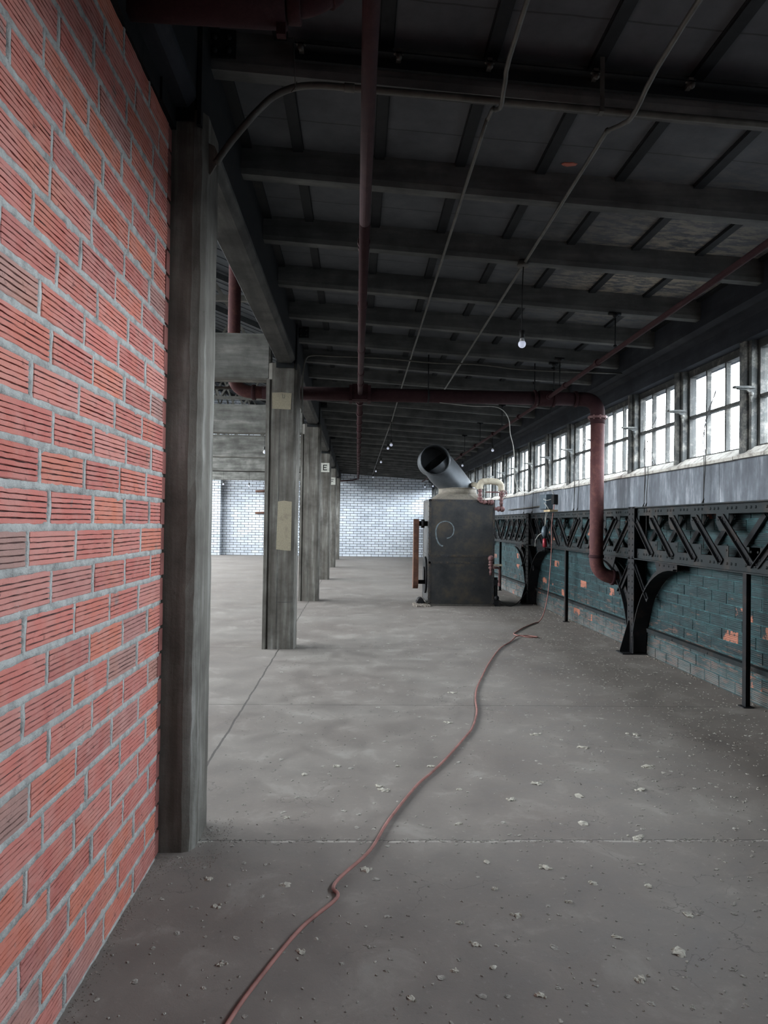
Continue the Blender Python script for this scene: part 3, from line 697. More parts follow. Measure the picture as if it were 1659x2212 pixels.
# ------------------------------------------------------------------ pipes
def collar(mb, p, ax, r, L):
    p = Vector(p); a = Vector(ax).normalized(); mb.tube([p - a*L/2, p - a*L*.42, p + a*L*.42, p + a*L/2], [r*.96, r, r, r*.96], 18)
def flange(mb, p, ax, r, th, nb=8):
    p = Vector(p); a = Vector(ax).normalized(); mb.tube([p - a*th/2, p + a*th/2], r, 20, True, False)
    b = a.cross(Vector((0, 0, 1)) if abs(a.z) < .9 else Vector((1, 0, 0))).normalized(); c_ = a.cross(b)
    for i in range(nb):
        t_ = i * 2 * math.pi / nb; q = p + (b*math.cos(t_) + c_*math.sin(t_)) * r * .84
        mb.tube([q - a*(th/2+.012), q + a*(th/2+.012)], .011, 6, True, False)
HY, HZ, HR = 9.30, 3.222, .088
r_ = thing('header_pipe', 'large dark red pipe crossing under the ceiling and dropping beside the windows', 'pipe', (.8, HY, HZ))
pp = fillet([(-1.63, HY, 5.62), (-1.63, HY, HZ), (-1.2, HY, HZ)], .26, 8)
MB().tube(pp, HR * .92, 18).build('riser', M_REDP, r_)
MB().tube([(-1.25, HY, HZ), (.0, HY, HZ), (2.9, HY, HZ)], HR, 20).build('main_run', M_DKRED, r_)
pp = fillet([(2.85, HY, HZ), (3.14, HY, HZ), (3.14, HY, 2.9)], .2, 8)
MB().tube(pp, HR * 1.06, 20).build('elbow', M_DKRED, r_)
mb = MB(); MBp = fillet([(3.14, HY, 2.98), (3.14, HY, .93), (3.52, HY, .86)], .2, 8); mb.tube(MBp, HR, 20); dr_ = mb.build('drop', M_REDP, r_)
mb = MB(); flange(mb, (3.14, HY, 2.985), (0, 0, 1), .125, .03); mb.build('flange', M_PINK, dr_)
mb = MB(); collar(mb, (3.14, HY, 1.16), (0, 0, 1), .098, .04); collar(mb, (2.84, HY, HZ), (1, 0, 0), .105, .04); collar(mb, (3.36, HY, .885), (1, 0, -.15), .1, .04)
collar(mb, (-1.63, HY, HZ + .26), (0, 0, 1), .10, .05); collar(mb, (-1.36, HY, HZ), (1, 0, 0), .10, .05)
mb.build('collar', M_DKRED, r_)
mb = MB(); mb.box((-.13, HY - .13, HZ - .10), (-.09, HY + .13, HZ + .10)); mb.box((.11, HY - .13, HZ - .10), (.15, HY + .13, HZ + .10)); mb.box((-.09, HY - .11, HZ - .08), (.11, HY + .11, HZ + .12)); mb.build('cross_fitting', M_DKRED, r_)
mb = MB(); collar(mb, (2.44, HY, HZ), (1, 0, 0), .105, .18); collar(mb, (2.30, HY, HZ), (1, 0, 0), .112, .03); collar(mb, (2.55, HY, HZ), (1, 0, 0), .112, .03); mb.build('tee_fitting', M_DKRED, r_)
mb = MB()
for x in (.9, 2.3):
    mb.tube([(x, HY - .0, HZ + .09), (x, HY, zj(x) + .05)], .008, 6); collar(mb, (x, HY, HZ), (1, 0, 0), .095, .025)
mb.build('hanger', M_STEEL, r_)

r_ = thing('main_pipe', 'long dark red pipe running overhead down the aisle to the far wall', 'pipe', (.015, 10, 3.2))
near = [(.022, .2, 3.34), (.021, 2.4, 3.322), (.017, 4.1, 3.282), (.012, 9.2, 3.222)]
mb = MB(); mb.tube(near[:3], .031, 16); mb.build('near_run', M_DKRED, r_)
mb = MB(); mb.tube([near[2], near[3]], .032, 16); mb.build('middle_run', M_DKRED, r_)
mb = MB(); mb.tube([(.012, 9.35, 3.222), (.0, 31, 3.46)], .040, 14); mb.tube(fillet([(.0, 31, 3.46), (-.3, 32, 3.46), (-.8, 32, 3.42)], .1), .03, 8); mb.build('far_run', M_DKRED, r_)
mb = MB()
def zp(y): return 3.322 - (y - 2.4) * (3.322 - 3.222) / 6.8 if y < 9.3 else 3.222 + (y - 9.3) * .011
for y in (4.42, 5.62, 7.0, 8.0, 8.55):
    collar(mb, (.015, y, zp(y)), (0, 1, 0), .040, .03); collar(mb, (.015, y + .09, zp(y)), (0, 1, 0), .037, .03)
for y in [9.9 + 1.1 * i for i in range(19)]: collar(mb, (.01, y, zp(y)), (0, 1, 0), .052, .09)
mb.build('coupling', M_DKRED, r_)
mb = MB()
for y in (5.65, 7.81, 9.95, 12.2, 16.5, 20.8, 25, 29): mb.box((.01, y, zp(y) + .03), (.02, y + .02, 3.78))
mb.build('hanger', M_STEEL, r_)

r_ = thing('sprinkler_pipe', 'thin red pipe on rod hangers running beside the windows into the distance', 'pipe', (2.45, 10, 3.2))
pts = [(2.42, -2, 3.33), (2.45, 4.2, 3.275), (2.455, 9.2, 3.215), (2.49, 17, 3.215), (2.52, 28, 3.21)]
MB().tube(pts, .024, 12).build('run', M_DKRED, r_)
mb = MB()
for y in (7.3, 8.45, 9.15, 9.6, 10.9, 13, 15, 17): collar(mb, (2.455, y, 3.22 + max(0, (9.2 - y)) * .012), (0, 1, 0), .036, .07)
mb.build('coupling', M_DKRED, r_)
for y in (6.80, 8.96, 8.70, 12.2, 14.4, 16.5, 19.7, 22.9):
    mb = MB(); z_ = 3.22 + max(0, 9.2 - y) * .012; mb.tube([(2.46, y, z_ + .02), (2.46, y, zj(2.46) - .02)], .007, 6); mb.tube([(2.46, y, z_ + .035), (2.46, y, z_ + .055)], .018, 8)
    mb.tube([(2.40, y + .02, zj(2.4) - .01), (2.52, y + .02, zj(2.5) - .01)], .018, 8); mb.sphere((2.46, y, zj(2.46) - .03), .028, 8, 6); mb.build('hanger', M_STEEL, r_)

# near header pipe crossing above the red tile wall
r_ = thing('overhead_pipe', 'dark red pipe crossing the top of the picture above the red tile wall', 'pipe', (-.6, 2.72, 3.5))
MB().tube([(-1.05, 2.72, 3.545), (-.30, 2.72, 3.53)], .088, 20).build('run', M_DKRED, r_)
MB().tube(fillet([(-.31, 2.72, 3.53), (-.19, 2.72, 3.545), (-.02, 2.74, 3.72)], .07, 6), .055, 16).build('elbow', M_DKRED, r_)
mb = MB(); collar(mb, (-.27, 2.72, 3.535), (1, 0, 0), .075, .05); collar(mb, (-.14, 2.73, 3.60), (1, 0, .9), .066, .05); mb.build('collar', M_DKRED, r_)
MB().box((-.335, 2.70, 3.40), (-.30, 2.73, 3.9)).build('strap', M_DKRED, r_)

# conduits
ca = [(.64, .5, 3.60), (.645, 2.9, 3.64), (.66, 3.3, 3.62), (.672, 3.45, 3.60), (.678, 3.62, 3.68), (.665, 3.75, 3.715), (.66, 4.6, 3.715), (.67, 11.1, 3.715), (.69, 15, 3.70)]
tag(MB().tube(spline(ca, 4), .0115, 8).build('conduit', M_COND), 'thin steel conduit under the joists, left one of the long pair', 'conduit', 'long ceiling conduits')
cb = [(1.28, .5, 3.56), (1.297, 2.83, 3.60), (1.32, 3.4, 3.57), (1.33, 3.6, 3.62), (1.31, 3.78, 3.675), (1.31, 3.95, 3.677), (1.32, 5.8, 3.675), (1.34, 11.2, 3.673)]
tag(MB().tube(spline(cb, 4), .0125, 8).build('conduit', M_COND), 'thin steel conduit under the joists, right one of the long pair', 'conduit', 'long ceiling conduits')
tag(MB().tube(spline([(.68, 15, 3.69), (.66, 20, 3.68), (.64, 26, 3.66), (.63, 31, 3.66)], 4), .012, 6).build('conduit', M_DCOND), 'far ceiling conduit carrying the row of bare bulbs', 'conduit', 'long ceiling conduits')
r_ = thing('bent_conduit', 'grey conduit bending from the first column and crossing the ceiling', 'conduit', (.5, 3.45, 3.5))
cc = spline([(-.712, 3.47, 3.28), (-.64, 3.46, 3.38), (-.56, 3.45, 3.475), (-.50, 3.45, 3.545), (-.43, 3.45, 3.61), (-.33, 3.45, 3.655), (-.22, 3.45, 3.668), (-.10, 3.45, 3.664)], 5)
MB().tube(cc + [Vector((2.0, 3.45, 3.555)), Vector((3.3, 3.45, 3.48))], .0165, 12).build('run', M_COND, r_)
mb = MB(); collar(mb, (-.07, 3.45, 3.662), (1, 0, -.05), .021, .05); mb.build('coupling', M_COND, r_)
mb = MB(); mb.box((1.155, 3.43, 3.58), (1.177, 3.433, 3.85)); mb.box((1.155, 3.433, 3.58), (1.177, 3.47, 3.585)); mb.build('perforated_strap', M_COND, r_)
mb = MB(); mb.tube([(-.33, 3.435, 3.63), (-.335, 3.43, 3.75), (-.345, 3.45, 3.9)], .0025, 5); mb.tube([(-.35, 3.45, 3.63), (-.33, 3.43, 3.64), (-.325, 3.45, 3.68)], .0025, 5); mb.build('tie_wire', M_COND, r_)
r_ = thing('angle_rail', 'black steel angle with bolt clamps along the face of the first joist', 'steel angle', (1.2, 3.53, 3.8), None)
def zr(x): return 3.90 - SL * (x + .34)
mb = MB(); v = []
for (p, q, zz, hh) in ((-.345, 2.9, -.035, .05), ): mb.beam((p, 3.535, zr(p) + zz), (q, 3.535, zr(q) + zz), .02, hh, (0, 1, 0)); mb.beam((p, 3.51, zr(p) - .008), (q, 3.51, zr(q) - .008), .07, .008, (0, 1, 0))
mb.build('angle', M_STEEL, r_)
for x in (-.31, .17, .62, 1.15, 1.63, 2.2):
    z_ = zr(x); mb = MB(); mb.sphere((x, 3.47, z_ - .035), .016, 10, 6); mb.sphere((x - .018, 3.485, z_ - .005), .011, 8, 5); mb.sphere((x + .018, 3.485, z_ - .005), .011, 8, 5); mb.box((x - .012, 3.475, z_ - .03), (x + .012, 3.53, z_ + .01)); mb.build('clamp', M_DCOND, r_)
tag(MB().tube(spline([(-.70, 8.85, 2.9), (-.70, 8.85, 3.3), (-.67, 8.85, 3.55), (-.58, 8.85, 3.615), (-.3, 8.85, 3.61), (.3, 8.85, 3.60), (.9, 8.86, 3.56), (1.5, 8.86, 3.55), (2.1, 8.87, 3.50), (3.3, 8.87, 3.48)], 6), .011, 8).build('bent_conduit', M_COND), 'thin grey conduit rising up the second column and crossing the sixth joist', 'conduit')
tag(MB().tube([(-9, 9.35, 3.28), (-1.15, 9.35, 3.28)], .02, 8).build('bent_conduit', M_COND), 'straight grey pipe in the left hall under the first cross beam', 'conduit')

# ------------------------------------------------------------------ bulbs
def bulb(x, y, zb, ztop, lab, s=1.0):
    r_ = thing('pendant_bulb', lab, 'light bulb', (x, y, zb), 'bare hanging bulbs')
    MB().tube(spline([(x + .004, y, ztop), (x - .004, y, (ztop + zb) / 2 + .05), (x, y, zb + .13)], 4), .0045, 6).build('cord', M_BWIRE, r_)
    mb = MB(); mb.tube([(x, y, zb + .145), (x, y, zb + .14), (x, y, zb + .085), (x, y, zb + .08)], [.012, .022, .022, .018], 12); mb.build('socket', M_BWIRE, r_)
    mb = MB(); mb.tube([(x, y, zb + .085), (x, y, zb + .05)], [.014, .024], 12); mb.build('collar', M_SOCK, r_)
    MB().sphere((x, y, zb + .032), .031, 16, 10).build('globe', M_BULB, r_)
    return r_
r1 = bulb(1.31, 5.73, 2.985, zj(1.31) - .03, 'bare white bulb hanging nearest, from the right conduit')
mb = MB(); mb.tube([(1.31, 5.73, 3.645), (1.31, 5.73, 3.66), (1.31, 5.73, 3.70)], [.045, .048, .036], 14); mb.build('ceiling_rose', M_DCOND, r1)
for (x, y, z, lb) in [(.687, 15, 3.17, 'bare bulb on the far conduit, rightmost and highest of that row'), (.744, 18, 3.41, 'bare bulb on the far conduit, largest of the small row over the aisle'), (.67, 21, 3.32, 'bare bulb on the far conduit, third down the small row'), (.624, 25, 3.34, 'bare bulb on the far conduit, fourth down the small row'), (.636, 30, 3.45, 'bare bulb on the far conduit, lowest, in front of the white wall'),
                      (3.018, 16, 3.20, 'bare bulb hanging before the far windows above the furnace valves'), (3.0, 20.5, 3.22, 'bare bulb hanging beside the far windows, right of the duct mouth'), (2.82, 30, 3.08, 'bare bulb before the white wall, left of the pair by the duct'), (2.941, 28, 3.01, 'bare bulb before the white wall, right of the pair by the duct'),
                      (-1.86, 14.3, 2.90, 'bare bulb hanging below the hall beams beside the second column'), (-4.67, 25.1, 2.80, 'bare bulb before the white tiles in the left hall, left one'), (-3.78, 25.1, 2.75, 'bare bulb before the white tiles in the left hall, right one')]:
    bulb(x, y, z, zj(x) + .19 if x > -1 else 3.31, lb)
tag(MB().tube(spline([(-9, 25.1, 3.285), (-6, 25.1, 3.29), (-3.5, 25.1, 3.285), (-1.1, 25.1, 3.285)], 6), .012, 6).build('bulb_wire', M_BWIRE), 'dark wire strung across the left hall carrying two bulbs', 'wire')

# ------------------------------------------------------------------ boiler
bx0, bx1, by0, by1, bz = 1.37, 2.63, 13.62, 14.78, 2.03
r_ = thing('furnace', 'tall dark sheet steel furnace box with a large duct mouth on top', 'furnace', (2.0, 14.2, 0))
cas = MB().bbox((bx0, by0, 0), (bx1, by1, bz), .008).build('casing', M_BOIL, r_)
mb = MB(); y = by0 - .006
for x in (bx0, bx1 - .04): mb.box((x, y, .0), (x + .04, by0 + .001, bz))
for z in (bz - .045, .005, .80, .935): mb.box((bx0, y - (.004 if z in (.935,) else 0), z), (bx1, by0 + .001, z + .04))
mb.box((bx0 - .006, by0 + .001, bz - .045), (bx0 + .001, by1, bz)); mb.box((bx0 - .006, by0, .005), (bx0 + .001, by1, .045)); mb.box((bx0 - .006, by1 - .04, .0), (bx0 + .001, by1, bz)); mb.box((bx0 - .006, by0, 0), (bx0 + .001, by0 + .04, bz)); mb.box((bx0 - .006, by0, .935), (bx0 + .001, by1, .975))
for i in range(20):
    for x in (bx0 + .02, bx1 - .02): mb.rivet((x, y, .06 + i * .102), (0, -1, 0), .011)
    mb.rivet((bx0 - .006, by0 + .02, .06 + i * .102), (-1, 0, 0), .011)
for i in range(9):
    for z in (bz - .022, .82, .955): mb.rivet((bx0 + .09 + i * .137, y - .003, z), (0, -1, 0), .011)
mb.build('seam_strips', M_SEAM, cas)
mb = MB(); mb.box((bx0 - .015, by0 - .02, 0), (bx1 + .02, by0 - .006, .035)); mb.box((bx0 - .02, by0 - .02, 0), (bx0 - .006, by1, .05)); mb.build('skid', M_DCOND, r_)
# dusty cone
cx, cyy = 1.985, 14.2
v = []; f = []; N = 32
for i in range(N):
    t_ = 2 * math.pi * (i + .5) / N; c_, s_ = math.cos(t_), math.sin(t_); k_ = .54 / max(abs(c_), abs(s_)); k_ = min(k_, .66); v.append((cx + c_ * k_, cyy + s_ * k_, bz))
for i in range(N):
    t_ = 2 * math.pi * (i + .5) / N; v.append((cx + .40 * math.cos(t_), cyy + .40 * math.sin(t_), bz + .12))
f = [(i, (i+1)%N, N+(i+1)%N, N+i) for i in range(N)] + [tuple(range(N, 2*N))]
MB().add(v, f).build('hood', M_CONE, r_)
mb = MB(); mb.tube([(cx, cyy, bz + .10), (cx, cyy, bz + .235)], .375, 36, True); mb.tube([(cx, cyy, bz + .225), (cx, cyy, bz + .24)], .385, 36); mb.build('collar', M_CONE, r_)
# leaning duct: circle at the collar lofted to a tilted circle buried in the mouth barrel
def ring(c, ax, r, n=40, ry=None):
    c = Vector(c); a = Vector(ax).normalized(); b = (Vector((1, 0, 0)) - a * a.x).normalized(); d = a.cross(b)
    return [c + b * math.cos(2*math.pi*i/n) * r + d * math.sin(2*math.pi*i/n) * (ry or r) for i in range(n)]
def loft(mb, rings, n=40, smooth=True):
    v = [p for q in rings for p in q]; f = [(i*n+k, i*n+(k+1)%n, (i+1)*n+(k+1)%n, (i+1)*n+k) for i in range(len(rings)-1) for k in range(n)]
    mb.add(v, f, smooth)
ox, oy, oz = 1.475, 13.66, 2.79
mb = MB(); A = Vector((cx, cyy, bz + .22)); B = Vector((ox + .05, 14.02, oz - .02)); rs = []
for i in range(9):
    t_ = i / 8; p = A.lerp(B, t_); ax = Vector((0, 0, 1)).lerp((B - A).normalized(), min(1, t_ * 1.0)); ax.x = -abs(ax.x); rs.append(ring(p, ax, .37 - .075 * t_))
loft(mb, rs); 
mb.build('leaning_duct', M_DUCT, r_)
mb = MB(); rs = []
for i, (yy, rr) in enumerate([(oy, .288), (oy + .01, .292), (oy + .05, .282), (oy + .09, .288), (oy + .12, .282), (oy + .16, .288), (oy + .20, .282), (oy + .3, .284), (oy + .5, .284), (oy + .54, .292), (oy + .58, .284), (oy + .62, .292), (oy + .66, .286)]):
    rs.append(ring((ox + .0 * i, yy, oz), (0, 1, 0), rr))
loft(mb, rs)
rs = [ring((ox, oy, oz), (0, 1, 0), .288), ring((ox, oy + .002, oz), (0, 1, 0), .278), ring((ox, oy + .65, oz), (0, 1, 0), .276)]
loft(mb, rs); mb.add(rs[2], [tuple(range(40))]); mb.build('duct_mouth', M_DUCT, r_)
# chalk letter on the front
tt = [(-.0, 1.16), (-.04, 1.17), (-.09, 1.22), (-.125, 1.31), (-.14, 1.42), (-.13, 1.50), (-.09, 1.575), (-.02, 1.62), (.06, 1.63), (.14, 1.60), (.19, 1.54), (.205, 1.47), (.19, 1.39), (.14, 1.33), (.07, 1.305)]
pc = spline([(1.64 + a_, by0 - .0115, b_ - .02) for a_, b_ in tt], 5); v = []; f = []
for i, p in enumerate(pc):
    d = (pc[min(i+1, len(pc)-1)] - pc[max(i-1, 0)]).normalized(); nrm = Vector((-d.z, 0, d.x)); w_ = .013 if i < 30 else .009; w_ *= U(.7, 1.15)
    v += [p + nrm * w_, p - nrm * w_]
for i in range(len(pc) - 1): f.append((2*i, 2*i+1, 2*i+3, 2*i+2))
MB().add([(p.x, by0 - .0015, p.z) for p in v], f).build('chalk_mark', M_CHALK, cas)
# belt guard
def stad(y0, z0, r0_, y1, z1, r1_, n=8):
    a = math.atan2(z1 - z0, y1 - y0); return [(y0 + r0_*math.cos(a + math.pi/2 + math.pi*i/n), z0 + r0_*math.sin(a + math.pi/2 + math.pi*i/n)) for i in range(n+1)] + [(y1 + r1_*math.cos(a - math.pi/2 + math.pi*i/n), z1 + r1_*math.sin(a - math.pi/2 + math.pi*i/n)) for i in range(n+1)]
g_ = MB().prism(stad(14.0, .42, .13, 13.95, 1.56, .09), 'X', 1.10, 1.20).build('belt_guard', M_BELT, r_)
mb = MB(); mb.tube([(1.20, 13.95, 1.56), (bx0, 13.95, 1.56)], .05, 12); mb.tube([(1.25, 13.95, 1.56), (1.31, 13.95, 1.56)], .085, 16); mb.build('axle', M_BLACK, r_)
MB().tube([(1.20, 14.0, .42), (1.37, 14.0, .42)], .04, 10).build('axle', M_BLACK, r_)
mb = MB(); mb.tube([(bx0 - .03, 14.15, .55), (bx0 + .01, 14.15, .55)], .36, 28, True, False); mb.tube([(bx0 - .05, 14.15, .55), (bx0 - .02, 14.15, .55)], .16, 20, True, False); mb.build('fan_inlet', M_BLACK, r_)
mb = MB(); mb.bbox((1.16, 13.72, 0), (1.32, 14.0, .07), .01); mb.tube([(1.24, 13.70, .075), (1.24, 13.98, .075)], .06, 12); mb.build('drive_motor', M_BLACK, r_)

# insulated steam pipe with valves beside the furnace
r_ = thing('steam_piping', 'lagged pale pipe loop with faded red valves at the furnace top', 'pipework', (2.5, 13.7, 2.0))
MB().tube(spline([(2.34, 13.62, 2.235), (2.335, 13.62, 2.30), (2.375, 13.62, 2.372), (2.46, 13.62, 2.385), (2.60, 13.62, 2.385), (2.70, 13.62, 2.36), (2.745, 13.62, 2.29), (2.745, 13.62, 2.20)], 5), [.062] * 36, 14).build('lagging', M_INS, r_)
mb = MB(); mb.tube(spline([(2.36, 13.8, 2.28), (2.28, 13.9, 2.33), (2.22, 14.1, 2.33)], 5), .05, 10); mb.build('lagging', M_INS, r_)
mb = MB(); mb.tube(fillet([(2.335, 13.60, 2.25), (2.335, 13.60, 1.99), (2.55, 13.60, 1.985)], .05), .03, 12)
for z_, rr in ((2.20, .042), (2.12, .042), (2.06, .052), (2.03, .045)): collar(mb, (2.335, 13.60, z_), (0, 0, 1), rr, .035)
collar(mb, (2.42, 13.60, 1.987), (1, 0, 0), .042, .04); collar(mb, (2.50, 13.60, 1.987), (1, 0, 0), .046, .03); mb.sphere((2.56, 13.60, 1.987), .052, 12, 8); mb.build('drop_leg', M_PINK, r_)
mb = MB(); mb.tube([(2.745, 13.60, 2.25), (2.745, 13.60, 1.90)], .028, 12)
for z_, rr in ((2.16, .055), (2.12, .05), (2.04, .038), (1.97, .035)): collar(mb, (2.745, 13.60, z_), (0, 0, 1), rr, .04)
mb.sphere((2.76, 13.60, 1.86), .056, 12, 8); collar(mb, (2.69, 13.60, 1.86), (1, 0, 0), .05, .04); mb.tube([(2.62, 13.6, 1.86), (2.76, 13.6, 1.86)], .03, 10); mb.build('drop_leg', M_PINK, r_)
mb = MB()
for i in range(12):
    a_ = i * math.pi / 6; mb.tube([(2.77 + .065*math.cos(a_), 13.52, 2.15 + .065*math.sin(a_)), (2.77 + .065*math.cos(a_+math.pi/6), 13.52, 2.15 + .065*math.sin(a_+math.pi/6))], .007, 6)
for i in range(3):
    a_ = i * math.pi / 3; mb.tube([(2.77 + .065*math.cos(a_), 13.52, 2.15 + .065*math.sin(a_)), (2.77 - .065*math.cos(a_), 13.52, 2.15 - .065*math.sin(a_))], .006, 6)
mb.tube([(2.77, 13.51, 2.15), (2.76, 13.6, 2.15)], .012, 8); mb.tube([(2.44, 13.6, 2.18), (2.7, 13.6, 2.18)], .013, 8); mb.build('handwheel', M_PINK, r_)
r_ = thing('drain_valve', 'faded red ball valve and tall pipe on the lower right of the furnace', 'valve', (2.6, 13.55, .4))
mb = MB(); mb.sphere((2.545, 13.52, .92), .058, 14, 8); mb.tube([(2.545, 13.52, .88), (2.545, 13.52, .60)], .026, 12)
for z_, rr in ((.85, .042), (.80, .05), (.74, .045), (.66, .03)): collar(mb, (2.545, 13.52, z_), (0, 0, 1), rr, .035)
mb.build('body', M_PINK, r_)
mb = MB(); mb.box((2.58, 13.50, .775), (2.76, 13.56, .81)); mb.build('lever', M_INS, r_)
mb = MB(); mb.tube(fillet([(2.60, 13.6, .74), (2.73, 13.6, .74), (2.73, 13.6, .38)], .05), .024, 10); collar(mb, (2.73, 13.6, .42), (0, 0, 1), .034, .06); mb.build('bypass_pipe', M_PINK, r_)
mb = MB(); mb.tube([(2.67, 13.66, 0.02), (2.67, 13.66, .55)], .035, 10); mb.box((2.62, 13.6, .40), (2.72, 13.70, .50)); mb.box((2.63, 13.60, .0), (2.72, 13.72, .12)); mb.sphere((2.68, 13.62, .16), .05, 10, 6); mb.build('strainer', M_BLACK, r_)
tag(MB().tube(spline([(2.70, 13.62, .14), (2.80, 13.6, .05), (2.95, 13.6, .012), (3.10, 13.7, .06), (3.25, 13.8, .2), (3.36, 13.9, .30)], 6), .009, 6).build('power_cord', M_BWIRE), 'black cord looping on the floor between furnace and steel post', 'cord')

# ------------------------------------------------------------------ switch gear on the right wall
r_ = thing('switch_box', 'grey metal switch box fixed to the window band', 'electrical box', (3.40, 12.75, 1.84))
MB().bbox((3.36, 12.70, 1.85), (3.49, 13.12, 2.12), .01).build('enclosure', M_GREY, r_)
mb = MB(); mb.bbox((3.41, 12.36, 1.93), (3.49, 12.50, 2.10), .008); mb.build('junction_box', M_BLACK, r_)
mb = MB(); mb.tube(spline([(3.36, 12.72, 2.05), (3.30, 12.6, 2.02), (3.34, 12.52, 2.0), (3.40, 12.48, 2.02)], 5), .006, 6); mb.tube(spline([(3.36, 12.72, 1.93), (3.31, 12.6, 1.96), (3.33, 12.5, 1.90), (3.36, 12.48, 1.84)], 5), .006, 6); mb.build('leads', M_WIRE, r_)
MB().box((3.35, 12.36, 1.80), (3.49, 12.78, 1.835)).build('wood_block', M_WOOD, r_)
tag(MB().tube([(3.44, 16.2, 1.90), (3.44, 13.1, 1.92)], .012, 8).build('wall_conduit', M_DCOND), 'thin level conduit on the window band leading to the switch box', 'conduit')
r_ = thing('hanging_inspection_lamp', 'black hand lamp with red handle hanging from looped cord', 'hand lamp', (3.32, 12.55, 1.3))
mb = MB(); mb.tube(spline([(3.40, 12.72, 1.85), (3.35, 12.66, 1.72), (3.33, 12.60, 1.58), (3.32, 12.58, 1.52)], 5), .005, 6); mb.tube(spline([(3.39, 12.60, 1.82), (3.34, 12.58, 1.70), (3.34, 12.60, 1.58), (3.32, 12.58, 1.52)], 5), .005, 6); mb.build('hook_cord', M_WIRE, r_)
mb = MB(); mb.tube([(3.32, 12.57, 1.55), (3.32, 12.57, 1.52), (3.31, 12.57, 1.44), (3.31, 12.57, 1.40), (3.32, 12.57, 1.36)], [.02, .045, .055, .05, .03], 14); mb.build('plug_head', M_GREY, r_)
mb = MB(); mb.tube([(3.32, 12.57, 1.38), (3.32, 12.57, 1.33)], .03, 10); mb.build('neck', M_BLACK, r_)
mb = MB(); mb.tube([(3.32, 12.57, 1.345), (3.32, 12.57, 1.33), (3.32, 12.57, 1.31), (3.32, 12.57, 1.19), (3.32, 12.57, 1.17)], [.012, .022, .038, .040, .030], 14); mb.build('red_body', M_RED, r_)
mb = MB(); mb.tube(spline([(3.30, 12.60, 1.44), (3.28, 12.85, 1.38), (3.30, 13.1, 1.31), (3.36, 13.4, 1.28), (3.38, 13.5, 1.15)], 6), .007, 6); mb.build('side_cable', M_WIRE, r_)
tag(MB().tube(spline([(1.05, 9.28, 3.137), (1.5, 9.4, 3.118), (1.87, 9.6, 3.142), (2.08, 9.9, 3.05), (2.20, 10.3, 2.87), (2.30, 10.55, 2.71), (2.40, 10.9, 2.45), (2.48, 11.2, 2.25), (2.62, 11.5, 2.12), (2.85, 11.9, 2.10), (3.05, 12.1, 2.16), (3.22, 12.3, 2.22), (3.36, 12.4, 2.20), (3.44, 12.43, 2.10)], 7), .0065, 8).build('white_cable', M_WIRE), 'white cable sagging from the big header pipe to the switch box', 'cable')

# red extension cord: down from the box, then along the floor
cr_ = [(3.44, 12.40, 1.95), (3.38, 12.34, 1.60), (3.34, 12.2, 1.20), (3.28, 12.05, .80), (3.18, 11.8, .42), (3.05, 11.55, .14), (2.937, 11.40, .02), (2.834, 11.29, .009), (2.55, 10.8, .009), (2.38, 10.45, .009), (2.25, 10.15, .009), (2.29, 9.99, .009), (2.42, 9.98, .009), (2.52, 9.86, .010), (2.40, 9.83, .010), (2.25, 9.90, .018), (2.05, 9.45, .009), (1.81, 8.94, .009), (1.50, 8.0, .009), (1.30, 7.3, .009), (1.147, 6.73, .009), (1.065, 6.3, .009), (1.009, 5.90, .009), (.90, 5.45, .009), (.782, 5.144, .009), (.614, 4.739, .009), (.48, 4.45, .009), (.374, 4.24, .009), (.188, 3.748, .009), (.085, 3.407, .009), (-.041, 3.165, .009), (-.078, 3.06, .009), (-.061, 2.973, .009), (-.19, 2.756, .009), (-.307, 2.455, .009), (-.371, 2.251, .009), (-.45, 1.9, .009), (-.4, 1.2, .009), (-.2, .4, .009)]
tag(MB().tube(spline(cr_, 7), .0075, 10).build('extension_cord', M_CORD), 'dusty red extension cord snaking across the concrete floor', 'cord')

# rusty stubs on the far wall
for i, (x, z) in enumerate(((-4.35, 2.95), (-4.35, 1.95))):
    mb = MB(); mb.tube([(x - .35, YF - .12, z), (x + .35, YF - .12, z + .03)], .05, 8); mb.beam((x - .3, YF, z), (x - .3, YF - .14, z), .06, .06); mb.beam((x + .3, YF, z), (x + .3, YF - .14, z), .06, .06)
    tag(mb.build('wall_bracket', M_BELT), 'rusty bracket on the white tile wall left of the second column, %s one' % ('upper', 'lower')[i], 'bracket', 'rusty wall brackets')

# ------------------------------------------------------------------ litter on the floor
def flake(mb, x, y, r, h):
    n = random.randint(7, 11); a0 = U(0, 6); el = U(.5, 1); v = []; rot = U(0, 3.14); cr2, sr2 = math.cos(rot), math.sin(rot)
    for lv, (k_, z_) in enumerate(((1, .0), (.92, h * .6), (.5, h))):
        for i in range(n):
            a = a0 + 2 * math.pi * i / n; q = r * k_ * U(.55, 1.15); px, py = q * math.cos(a), q * math.sin(a) * el
            v.append((x + px * cr2 - py * sr2, y + px * sr2 + py * cr2, z_ * U(.5, 1.3) if lv else 0))
    f = [tuple(range(n-1, -1, -1)), tuple(range(2*n, 3*n))] + [(l*n+i, l*n+(i+1)%n, (l+1)*n+(i+1)%n, (l+1)*n+i) for l in (0, 1) for i in range(n)]
    mb.add(v, f)
M_FLAKE2 = plain('dusty_flake', (.30, .29, .26), .95, 0, .4, 15); M_FLAKE = plain('pale_flake', (.40, .385, .335), .9, 0, .3, 20); M_CRUMB = plain('crumb', (.27, .26, .235), .95, 0, .45, 40); M_DCR = plain('dark_crumb', (.22, .195, .17), .95, 0, .3, 30)
